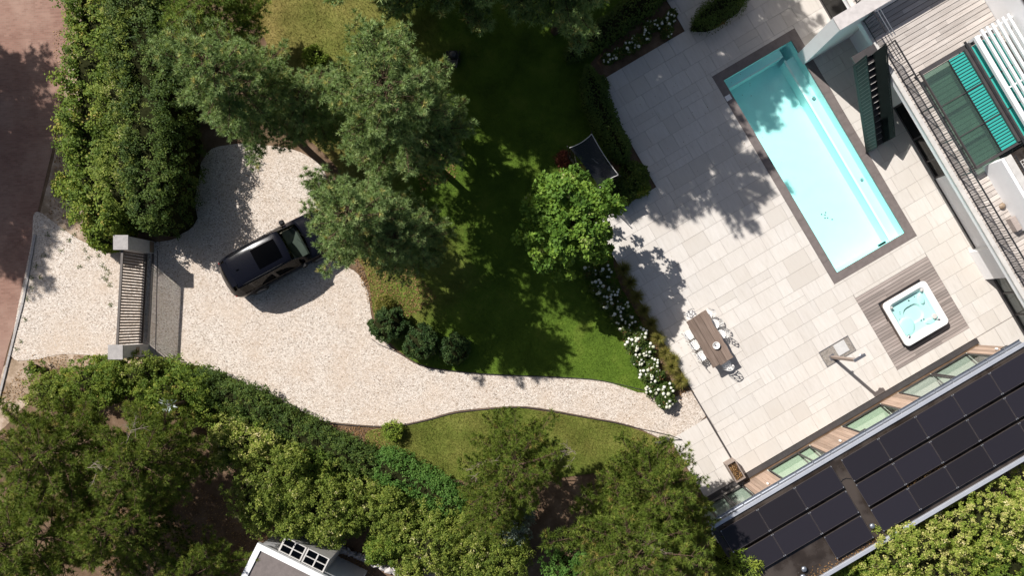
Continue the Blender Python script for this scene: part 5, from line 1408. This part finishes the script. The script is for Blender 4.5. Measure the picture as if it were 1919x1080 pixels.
# clipped hedges
def hedge(name, path, half, h, mat, label, seed, dens=420, ln=.085, wd=.06, amp=.18, freq=1.1, cat='hedge', fuzz=.10, clump=0, clr=.2):
    rs = np.random.default_rng(seed); P = np.array([p[:2] for p in path], float)
    seg = np.linalg.norm(np.diff(P, axis=0), axis=1); cum = np.r_[0, np.cumsum(seg)]; Lt = cum[-1]
    hw = half if isinstance(half, (list, tuple)) else [half] * len(P)
    t = thing(name, (float(P[:, 0].mean()), float(P[:, 1].mean()), 0), label, cat)
    wv = Waves(seed, freq); loc = np.array([P[:, 0].mean(), P[:, 1].mean(), 0])
    def surf(s, c, scale=1.0, wob=True):
        """s along, c in [-1,1] round the section: sides and top"""
        x = np.interp(s, cum, P[:, 0]); y = np.interp(s, cum, P[:, 1]); hwid = np.interp(s, cum, hw)
        e = .05 * Lt; d = np.c_[np.interp(np.clip(s + .3, 0, Lt), cum, P[:, 0]) - np.interp(np.clip(s - .3, 0, Lt), cum, P[:, 0]), np.interp(np.clip(s + .3, 0, Lt), cum, P[:, 1]) - np.interp(np.clip(s - .3, 0, Lt), cum, P[:, 1])]
        d = unitv(np.c_[d, np.zeros(len(d))])[:, :2]; nn = np.c_[-d[:, 1], d[:, 0]]
        endf = np.sqrt(np.clip(np.minimum(s, Lt - s) / .7, .02, 1))
        a = c * math.pi * .5                                   # -90..90 deg, 0 = top
        ex = .55
        px_ = np.sign(np.sin(a)) * np.abs(np.sin(a)) ** ex; pz_ = np.abs(np.cos(a)) ** ex
        Q = np.c_[x + nn[:, 0] * px_ * hwid * endf * scale, y + nn[:, 1] * px_ * hwid * endf * scale, pz_ * h * (.55 + .45 * endf) * (scale * .5 + .5) - (0 if scale == 1 else .06)]
        Nv = unitv(np.c_[nn[:, 0] * np.sin(a), nn[:, 1] * np.sin(a), np.cos(a) + .25])
        if wob: Q = Q + Nv * (amp * wv(Q * np.array([1, 1, .8])))[:, None]
        return Q, Nv
    areaS = Lt * (2 * h + 2 * np.mean(hw)); n = int(areaS * dens)
    s = rs.uniform(0, Lt, n); c = np.clip(rs.uniform(-1, 1, n), -.98, .98)
    Q, Nv = surf(s, c)
    if clump:                                                  # wild growth: leaves gather on shoots of uneven length
        m = max(1, n // clump); n = m * clump
        out = np.clip(rs.normal(0, .55, (m, 1)), -1, 1.7) * fuzz * 2
        cen = Q[:m] + Nv[:m] * out; off = unitv(rs.normal(size=(n, 3))) * rs.random((n, 1)) ** .5 * np.repeat(clr * rs.uniform(.5, 1.3, (m, 1)), clump, 0)
        Nv = unitv(np.repeat(Nv[:m], clump, 0) + off * 2.0); Q = np.repeat(cen, clump, 0) + off
        ctint = np.repeat(rs.normal(0, .17, m), clump)
    else:
        Q += Nv * (rs.random((n, 1)) - .6) * fuzz * 2; ctint = 0
    Q[:, 2] = np.maximum(Q[:, 2], .02)
    Nn = unitv(Nv * .8 + np.array([0, 0, .35]) + rs.normal(0, .42, Q.shape)); D = unitv(np.cross(Nn, rs.normal(size=Q.shape)))
    w2 = Waves(seed + 5, 2.6); tint = np.clip(.45 + .22 * w2(Q) + rs.normal(0, .15, n) + ctint, 0, 1)
    V, F = leaf_quads(Q - loc, D, Nn, ln * rs.uniform(.6, 1.25, n), wd * rs.uniform(.7, 1.2, n), rs)
    o = bpy.data.objects.new('foliage', npmesh('foliage', V, F, mat, np.repeat(tint, 4))); COL.objects.link(o); o.parent = t
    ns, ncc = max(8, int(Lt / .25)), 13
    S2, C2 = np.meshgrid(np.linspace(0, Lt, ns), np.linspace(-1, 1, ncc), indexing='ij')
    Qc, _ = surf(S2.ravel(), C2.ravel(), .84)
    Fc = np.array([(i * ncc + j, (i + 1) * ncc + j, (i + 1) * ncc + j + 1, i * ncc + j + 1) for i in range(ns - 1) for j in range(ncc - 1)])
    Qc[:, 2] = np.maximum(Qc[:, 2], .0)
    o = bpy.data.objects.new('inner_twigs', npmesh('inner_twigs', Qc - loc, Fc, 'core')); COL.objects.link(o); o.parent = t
    return t
hp = lambda pts, z: [G(x, y, z)[:2] for x, y in pts]
hedge('boundary_hedge', hp([(190, -60), (192, 60), (184, 180), (180, 300), (195, 400), (212, 440)], 1.6), [1.15, 1.2, 1.25, 1.2, 1.0, .6], 2.3, 'laurel', 'tall loose light green hedge along the brick road', 41, dens=520, ln=.12, wd=.08, amp=.22, freq=1.9, fuzz=.24, clump=34, clr=.22)
hedge('inner_hedge', hp([(262, -40), (272, 80), (288, 200), (292, 300), (290, 390), (272, 432)], 2.0), [1.2, 1.25, 1.25, 1.2, 1.0, .7], 2.9, 'darkhedge', 'broad dark green hedge between the road hedge and the turning circle', 42, dens=520, ln=.09, wd=.06, amp=.22, freq=2.1, fuzz=.20, clump=34, clr=.20)
hedge('boundary_hedge', hp([(222, 10), (228, 160), (225, 290), (228, 400)], 2.4), [.6, .75, .75, .5], 2.75, 'yellowish', 'feathery yellow-green strip growing between the two tall hedges', 43, dens=300, ln=.12, wd=.045, amp=.25, freq=2.3, fuzz=.32, clump=26, clr=.24)
hedge('clipped_hedge', hp([(350, 706), (395, 728), (470, 762), (560, 812), (640, 850), (712, 884)], 1.2), [.5, .62, .62, .6, .62, .6], 1.5, 'darkhedge', 'dark clipped hedge curving along the lower side of the gravel drive', 44, dens=700, ln=.075, wd=.05, amp=.13, freq=2.0, fuzz=.10, clump=16, clr=.13)
hedge('clipped_hedge', hp([(695, 862), (760, 895), (830, 935), (868, 965)], 1.2), [.70, .72, .72, .62], 1.45, 'brighthedge', 'brighter green clipped hedge that ends at the olive pine', 45, dens=700, ln=.075, wd=.05, amp=.12, freq=2.0, fuzz=.09, clump=16, clr=.13)
hedge('low_hedge', hp([(290, 690), (350, 712), (400, 735)], 1.0), .55, 1.2, 'laurel', 'leafy hedge end between the gate and the clipped hedge', 46, dens=560, ln=.10, wd=.07, amp=.2, fuzz=.2, clump=30)
hedge('planting_hedge', hp([(1100, 120), (1118, 190), (1145, 250), (1172, 305)], .6), [.5, .6, .5, .4], 1.0, 'darkhedge', 'shaded evergreen planting along the upper left terrace edge', 47, dens=420, ln=.10, wd=.06, amp=.2, fuzz=.12)
hedge('planting_hedge', hp([(1300, 45), (1340, 20), (1400, -25)], .8), [.45, .55, .6], 1.3, 'darkhedge', 'dark feathery evergreen hedge at the top of the terrace', 48, dens=380, ln=.13, wd=.03, amp=.2, fuzz=.2)
hedge('planting_hedge', hp([(1060, 110), (1130, 58), (1205, 5), (1265, -45)], .4), [.5, .55, .55, .5], .5, 'darkhedge', 'shaded low green planting behind the upper hydrangeas', 49, dens=300, ln=.12, wd=.07, amp=.2, fuzz=.15)

hedge('flowering_thicket', hp([(405, 785), (480, 830), (560, 885), (640, 915), (720, 945), (800, 985), (880, 1035), (960, 1075)], 1.0), [.7, .9, .9, .8, .8, .9, 1.0, .9], 1.35, 'yellowish', 'loose yellow-green flowering thicket running below the clipped hedges', 50, dens=520, ln=.085, wd=.055, amp=.25, freq=1.9, fuzz=.26, clump=22, clr=.17, cat='thicket')
# clipped balls and small shrubs
def shrub(px, py, z, r, mat, label, seed, name='round_shrub', ln=.075, wd=.05, cl=160, per=44, clr=.11, sq=(1, 1, .95)):
    x, y, _ = G(px, py, z); rs = np.random.default_rng(seed); t = thing(name, (x, y, 0), label, 'shrub')
    rad = (r * sq[0], r * sq[1], r * sq[2]); c = (0, 0, max(rad[2] * .9, .05))
    parts = [blob_leaves(rs, c, rad, cl, per, ln, wd, clr, .45, (.88, 1.0), -.75)]
    o = bpy.data.objects.new('foliage', leaf_mesh('foliage', parts, mat, rs)); COL.objects.link(o); o.parent = t
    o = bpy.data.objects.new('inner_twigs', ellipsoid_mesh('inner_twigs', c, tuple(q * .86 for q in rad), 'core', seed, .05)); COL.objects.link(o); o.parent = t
    return t
shrub(727, 609, .8, .74, 'boxball', 'dark round clipped shrub nearest the car on the lawn edge', 51)
shrub(786, 641, .8, .74, 'boxball', 'middle one of the three dark round clipped shrubs', 52)
shrub(851, 655, .75, .62, 'boxball', 'dark round clipped shrub nearest the path, right of the other two', 53)
shrub(590, 108, .5, .46, 'limebush', 'small lime-green bush on the dry lawn', 54, 'small_bush', .12, .05, 70, 26, .14)
shrub(735, 808, .4, .36, 'limebush', 'small light green sapling below the gravel drive', 55, 'small_bush', .12, .04, 50, 22, .15)
shrub(1135, 232, .7, .42, 'laurel', 'rounded green shrub at the shaded terrace edge above the canopy', 56, 'small_bush', .13, .04, 90, 30, .15)
shrub(1188, 330, .7, .55, 'darkhedge', 'leafy shrub between the canopy and the terrace', 57, 'small_bush', .15, .05, 90, 32, .17)
shrub(1165, 362, .6, .52, 'darkhedge', 'pointed-leaf shrub next to the bright round tree', 58, 'small_bush', .16, .045, 90, 32, .17)
shrub(1200, 350, .5, .36, 'laurel', 'small yellowish-edged shrub at the terrace corner', 59, 'small_bush', .14, .04, 70, 28, .14)
shrub(1388, 1060, 3.0, .85, 'limebush', 'bright light green conifer below the solar panels', 60, 'small_conifer', .20, .035, 110, 46, .26, (1, 1, 2.2))
shrub(118, 348, .5, .42, 'laurel', 'small bush at the foot of the road hedge', 61, 'small_bush', .10, .07, 60, 26, .14)
shrub(196, 432, .8, .8, 'laurel', 'bright laurel bush beside the hedge-side gate pillar', 62, 'small_bush', .13, .09, 110, 34, .2)
shrub(1120, 160, .4, .4, 'darkhedge', 'low shaded shrub at the upper terrace corner', 63, 'small_bush', .12, .05, 70, 26, .14)
shrub(722, 572, .3, .34, 'tallgrass', 'yellowish shrub behind the round clipped shrub', 64, 'small_bush', .14, .03, 60, 26, .14)
shrub(1056, 298, .2, .20, 'redleaf', 'low red-leaved plant left of the canopy', 65, 'small_bush', .10, .05, 60, 26, .12, (1.1, 1.6, .8))
shrub(1338, 32, .3, .30, 'redleaf', 'low red-leaved plant at the top edge of the terrace', 66, 'small_bush', .10, .05, 60, 26, .12, (1.5, 1, .8))

# hydrangeas
def hydrangea_meshes(seed, nb, lean=0.0):
    rs = np.random.default_rng(seed)
    parts = [blob_leaves(rs, (0, 0, .38), (.34, .34, .34), 40, 16, .13, .085, .15, .6, (.5, 1.0), -.4)]
    fol = leaf_mesh('foliage', parts, 'hydrangea', rs)
    Ps = []; Fs = []; Ts = []
    for k in range(nb):
        a = rs.uniform(0, 6.28); rr = .38 * math.sqrt(rs.random()); r = rs.uniform(.055, .10)
        c = np.array([rr * math.cos(a), rr * math.sin(a), .62 + .16 * rs.random() - rr * .3])
        bm = bmesh.new(); bmesh.ops.create_icosphere(bm, subdivisions=2, radius=r)
        for v_ in bm.verts: v_.co *= rs.uniform(.82, 1.12); v_.co.z *= .8
        o = len(np.concatenate(Ps)) if Ps else 0
        Ps.append(np.array([v_.co[:] for v_ in bm.verts]) + c); Fs.append(np.array([[q.index for q in f_.verts] for f_ in bm.faces]) + o)
        Ts.append(np.clip(np.full(len(bm.verts), rs.normal(.6, .28)) + rs.normal(0, .1, len(bm.verts)), 0, 1)); bm.free()
    return fol, npmesh('flower_heads', np.concatenate(Ps), np.concatenate(Fs), 'bloom', np.concatenate(Ts))
HY = [hydrangea_meshes(201, 9), hydrangea_meshes(202, 12), hydrangea_meshes(203, 7), hydrangea_meshes(204, 11)]
rh = random.Random(3)
def hydrangea(px, py, label, group, sc=1.0, k=None):
    x, y, _ = G(px, py, .5); t = thing('hydrangea', (x, y, 0), label, 'hydrangea', group, rh.uniform(0, 6.28)); s = sc * rh.uniform(.85, 1.15); t.scale = (s, s, s)
    fo, fl = HY[rh.randrange(4) if k is None else k]
    for n, me in (('foliage', fo), ('flower_heads', fl)): o = bpy.data.objects.new(n, me); COL.objects.link(o); o.parent = t; (stuff(o) if n == 'flower_heads' else None)
row = [(1105, 512), (1135, 508), (1120, 540), (1148, 545), (1137, 568), (1166, 572), (1156, 594), (1182, 600), (1172, 622), (1200, 628), (1186, 648), (1212, 655), (1196, 676), (1224, 684), (1212, 704), (1236, 706), (1222, 728), (1250, 730), (1246, 752)]
for i, (a, b_) in enumerate(row):
    hydrangea(a, b_, f'white hydrangea, {ORD[i]} from the bright round tree in the bed by the table', 'white hydrangeas beside the lawn', .82)
row = [(1140, 106), (1160, 98), (1180, 86), (1196, 74), (1212, 66), (1218, 48), (1236, 42), (1250, 56), (1256, 32), (1262, 22)]
for i, (a, b_) in enumerate(row):
    hydrangea(a, b_, f'white hydrangea in the shade, {ORD[i]} from the lawn in the upper bed', 'white hydrangeas in the shaded upper bed', .7, (0, 2)[i % 2])

# arching grasses
def grass_clump_mesh(seed, n, r, h):
    rs = np.random.default_rng(seed); a = rs.uniform(0, 6.28, n); out = r * np.sqrt(rs.random(n)); hh = h * rs.uniform(.6, 1.1, n)
    D = np.c_[np.cos(a), np.sin(a), np.zeros(n)]; S = np.c_[-np.sin(a), np.cos(a), np.zeros(n)] * .007
    b = D * .06 * rs.random((n, 1)); m = D * (out * .45)[:, None] + np.c_[np.zeros((n, 2)), hh]; tip = D * out[:, None] * 1.25 + np.c_[np.zeros((n, 2)), hh * rs.uniform(.35, .9, n)]
    V = np.stack([b - S, b + S, m + S, m - S, tip], 1).reshape(-1, 3)
    F = np.concatenate([np.array([(0, 1, 2), (0, 2, 3), (3, 2, 4)])[None] + (np.arange(n) * 5)[:, None, None]]).reshape(-1, 3)
    return npmesh('blades', V, F, 'tallgrass', np.repeat(np.clip(rs.normal(.5, .22, n), 0, 1), 5))
GC = [grass_clump_mesh(301, 520, .48, .55), grass_clump_mesh(302, 480, .42, .62)]
gl = [(1168, 505), (1180, 530), (1193, 556), (1206, 582), (1219, 608), (1232, 634), (1246, 662), (1258, 688), (1274, 714), (1262, 672)]
for i, (a, b_) in enumerate(gl):
    x, y, _ = G(a, b_, .25); o = bpy.data.objects.new('ornamental_grass', GC[i % 2]); COL.objects.link(o); o.location = (x, y, 0.0); o.rotation_euler = (0, 0, i * 1.7); s = rh.uniform(.75, 1.0) * (1.15 if i in (7, 8) else .95); o.scale = (s, s, s)
    tag(o, f'clump of arching yellow-green grass, {ORD[i]} from the bright round tree along the terrace edge', 'grass clump', 'arching grasses along the terrace edge')
# pale spiky plant above the pines
x, y, _ = G(314, 762, 3.2)
ag = thing('spiky_plant', (x, y, 0), 'pale blue-grey spiky rosette plant among the bottom left hedges', 'plant')
rs9 = np.random.default_rng(8); n = 26; a = rs9.uniform(0, 6.28, n); el = rs9.uniform(.1, 1.2, n)
D = np.c_[np.cos(a) * np.cos(el), np.sin(a) * np.cos(el), np.sin(el)]; P = np.tile(np.array([[x, y, 3.0]]), (n, 1))
V, F = leaf_quads(P, D, unitv(np.cross(D, np.c_[-np.sin(a), np.cos(a), np.zeros(n)])), rs9.uniform(.35, .6, n), np.full(n, .055), rs9)
put('leaves', npmesh('leaves', V, F, 'agave', np.repeat(rs9.random(n), 4)), ag)
MB().tube([(x, y, 0), (x, y, 3.02)], .09, .06, 8).build('stem', 'bark', ag)
# dead bare branches showing through the pines
def bare(px, py, z, seed, label, s=1.0):
    rs = np.random.default_rng(seed); x, y, _ = G(px, py, z); t = thing('bare_branch', (x, y, z - .05), label, 'branch'); segs = []
    a0 = rs.uniform(0, 6.28)
    for k in range(6):
        a = a0 + rs.normal(0, 1.0); p = np.array([x, y, z]) + rs.normal(0, .12, 3); l = s * rs.uniform(.3, .7); q = p + np.array([math.cos(a), math.sin(a), .15]) * l; segs.append((p, q, .010, .006))
        for j in range(3):
            f_ = rs.uniform(.3, .95); b0 = p + (q - p) * f_; a2 = a + rs.choice([-1, 1]) * rs.uniform(.4, .9); segs.append((b0, b0 + np.array([math.cos(a2), math.sin(a2), .1]) * l * .4, .006, .003))
    V, F = tubes_np(segs, 4); put('twigs', npmesh('twigs', V, F, 'twig'), t)
bare(1075, 848, 6.0, 1, 'bare grey branch sticking out of the pine over the lower lawn')
bare(245, 815, 6.6, 2, 'bare grey branch in the middle of the bottom left pines')
bare(1225, 1025, 7.2, 3, 'bare twigs on the big pine at the bottom edge')
bare(170, 875, 7.0, 4, 'bare twigs left of centre in the bottom left pines')
bare(905, 868, 6.5, 5, 'bare twigs on the left side of the pine over the path')
bare(805, 195, 6.2, 6, 'bare twigs on the pine reaching over the dark lawn', .8)

# weeds on the gravel and leaf litter
def scatter_leaves(name, pts, mat, seed, ln, wd, z0, z1, label=None, flat=.8):
    rs = np.random.default_rng(seed); P = np.asarray(pts, float); n = len(P)
    P3 = np.c_[P, rs.uniform(z0, z1, n)]; Nn = unitv(rs.normal(0, 1 - flat + .15, (n, 3)) + np.array([0, 0, 1.])); D = unitv(np.cross(Nn, rs.normal(size=(n, 3))))
    V, F = leaf_quads(P3, D, Nn, ln * rs.uniform(.6, 1.3, n), wd * rs.uniform(.6, 1.3, n), rs)
    return put(name, npmesh(name, V, F, mat, np.repeat(rs.random(n), 4)))
rs7 = np.random.default_rng(70)
wc = [(90, 440), (82, 478), (115, 470), (130, 450), (60, 540), (52, 560), (195, 520), (200, 525), (205, 512), (198, 505), (192, 498), (207, 535), (168, 482), (160, 470), (208, 572), (70, 500), (48, 600), (40, 640), (32, 655), (120, 430), (140, 440), (76, 520), (60, 520), (185, 480), (150, 500)]
pts = []
for a, b_ in wc:
    x, y, _ = G(a, b_); pts += (np.array([x, y]) + rs7.normal(0, .055, (26, 2))).tolist()
stuff(scatter_leaves('weeds', pts, 'darkhedge', 71, .07, .03, .025, .06, flat=.5))
def litter_zone(name, pix, n, seed, mat='litterleaf', z=(.005, .05), ln=.07, wd=.045):
    poly = np.array(gp(pix)); rs = np.random.default_rng(seed); P = rs.uniform(poly.min(0), poly.max(0), (n, 2)); P = P[inside(P, poly)]
    stuff(scatter_leaves(name, P, mat, seed, ln, wd, z[0], z[1]))
litter_zone('leaf_litter', [(400, 705), (520, 768), (640, 800), (735, 800), (735, 850), (690, 870), (560, 800), (420, 740)], 9000, 72)
litter_zone('leaf_litter', [(330, 900), (700, 1040), (700, 1100), (200, 1100), (100, 900)], 9000, 73)
litter_zone('leaf_litter', [(100, 60), (160, 40), (160, 400), (215, 465), (90, 410), (110, 250)], 3500, 74)
litter_zone('leaf_litter', [(60, 665), (330, 672), (330, 700), (60, 720), (10, 790), (0, 740)], 3500, 75)
litter_zone('bed_leaves', [(1100, 505), (1140, 490), (1300, 735), (1255, 765), (1215, 735)], 3500, 76, 'litterleaf', (.01, .10))
litter_zone('shade_leaves', [(660, 480), (760, 480), (820, 560), (760, 600), (700, 590)], 3000, 77, 'litterleaf', (.03, .06))
litter_zone('shade_leaves', [(760, 260), (840, 240), (860, 330), (790, 360)], 1500, 78, 'litterleaf', (.03, .06))
litter_zone('shade_leaves', [(1035, 290), (1070, 280), (1075, 340), (1050, 330)], 700, 79, 'redleaf', (.03, .07))
litter_zone('gravel_leaves', [(380, 290), (600, 300), (640, 480), (560, 520), (400, 470)], 420, 84, 'litterleaf', (.03, .045), .05, .025)
litter_zone('gravel_leaves', [(840, 705), (1200, 745), (1230, 810), (860, 765)], 260, 85, 'litterleaf', (.03, .045), .05, .025)
litter_zone('gravel_leaves', [(340, 640), (700, 640), (740, 790), (520, 760)], 160, 86, 'litterleaf', (.03, .045), .05, .025)
litter_zone('terrace_leaves', [(1160, 200), (1400, 60), (1480, 300), (1300, 420)], 220, 82, 'litterleaf', (.056, .066), .045, .028)
litter_zone('terrace_leaves', [(1170, 500), (1260, 470), (1330, 700), (1290, 720)], 110, 83, 'litterleaf', (.056, .066), .045, .028)
# fallen leaves in the planter and on the flat roof
pts = [W(a0 + .07 + rs7.random() * (a1 - a0 - .14), b0 + .07 + rs7.random() * (b1 - b0 - .14))[:2] for _ in range(260)]
stuff(scatter_leaves('dead_leaves', pts, 'litterleaf', 80, .07, .04, .505, .56, flat=.4))
pts = [W(rs7.uniform(3.0, 7.6), 14.75 - abs(rs7.normal(0, .16)))[:2] for _ in range(420)] + [W(rs7.uniform(9.5, 11.2), rs7.uniform(13.34, 13.43))[:2] for _ in range(140)]
stuff(scatter_leaves('roof_leaves', pts, 'litterleaf', 81, .06, .04, RZ + .005, RZ + .04, flat=.6))

# ---------------------------------------------------------------- neighbour's shed and small roof at the bottom edge
sa = R(-26.5); sx_, sy_, sz_ = G(483, 1018, 2.7)
ex = Vector((math.cos(sa), math.sin(sa), 0)); ey = Vector((math.sin(sa), -math.cos(sa), 0))
def S2W(a, b_, z): p = Vector((sx_, sy_, 0)) + ex * a + ey * b_; return (p.x, p.y, z)
def sbox(m, a_, b_, c_, d_, z0, z1):
    c = [S2W(x_, y_, z) for z in (z0, z1) for x_, y_ in ((a_, c_), (b_, c_), (b_, d_), (a_, d_))]
    return m.add(c, [(0, 1, 2, 3), (7, 6, 5, 4), (0, 4, 5, 1), (1, 5, 6, 2), (2, 6, 7, 3), (3, 7, 4, 0)])
sd = thing('garden_shed', S2W(2, 2, 0), 'flat-roofed shed with a white roof edge at the bottom of the picture', 'shed', rotz=sa)
sbox(MB(), .12, 4.4, .12, 4.4, 0, 2.55).build('wall', 'white', sd)
sbox(MB(), .2, 4.3, .2, 4.3, 2.551, 2.66).build('roof', 'coping', sd)
m_ = MB(); sbox(m_, 0, 4.5, 0, .24, 2.551, 2.72); sbox(m_, 0, .24, .241, 4.5, 2.551, 2.72); sbox(m_, 4.26, 4.5, .241, 4.5, 2.551, 2.72); m_.build('roof_edge', 'whitemetal', sd)
sk = thing('lantern_skylight', S2W(1.6, -.1, 0), 'white framed lean-to cold frame with dark panes beside the shed', 'cold frame', rotz=sa)
sbox(MB(), .85, 2.95, -.66, -.02, 0, 2.5).build('body', 'cope_light', sk)
for gx in (.90, 1.95):
    for i in range(2):
        for j in range(2):
            sbox(MB(), gx + .04 + i * .47, gx + .46 + i * .47, -.62 + j * .30, -.36 + j * .30, 2.501, 2.52).build('pane', 'darkglass', sk)
fr_ = MB()
for gx in (.90, 1.95):
    for i in range(3): sbox(fr_, gx - .02 + i * .47, gx + .035 + i * .47, -.66, -.02, 2.5005, 2.57)
    for j in range(3): sbox(fr_, gx + .036, gx + .96, -.66 + j * .30, -.625 + j * .30, 2.5005, 2.565)
fr_.build('frame', 'cope_light', sk)
sm = thing('small_roof', G(835, 1075, 1.5), 'small brown flat roof with a white edge among the bushes at the bottom', 'roof')
b = MB(); pr_ = [G(780, 1042, 1.5), G(880, 1090, 1.5), G(850, 1150, 1.5), G(750, 1100, 1.5)]
b.prism([p[:2] for p in pr_], 1.40, 1.5).build('deck', 'plate', sm)
MB().bar(Vector(pr_[0]) + Vector((0, 0, .02)), Vector(pr_[3]) + Vector((0, 0, .02)), .05, .06).bar(Vector(pr_[0]) + Vector((0, 0, .02)), Vector(pr_[1]) + Vector((0, 0, .02)), .05, .06).build('edge_trim', 'whitemetal', sm)
MB().prism([p[:2] for p in [G(790, 1052, 1.4), G(870, 1092, 1.4), G(845, 1140, 1.4), G(765, 1100, 1.4)]], 0, 1.398).build('wall', 'cedar', sm)
wl = thing('rubble_wall', G(700, 1060), 'low rough stone wall behind the shed', 'wall')
pa, pb = Vector(G(640, 1028)), Vector(G(775, 1085)); rw = random.Random(4)
for k in range(26):
    p = pa.lerp(pb, (k + .5) / 26); s = rw.uniform(.10, .17)
    bm = bmesh.new(); bmesh.ops.create_icosphere(bm, subdivisions=1, radius=1)
    for v_ in bm.verts: v_.co = Vector((v_.co.x * s * rw.uniform(.85, 1.15) * 1.2, v_.co.y * s * rw.uniform(.85, 1.15), v_.co.z * s)) + p + Vector((rw.uniform(-.06, .06), rw.uniform(-.05, .05), .10 + (k % 2) * .10))
    me = bpy.data.meshes.new('stone'); bm.to_mesh(me); bm.free(); me.materials.append(M['concrete']); put('stone', me, wl)
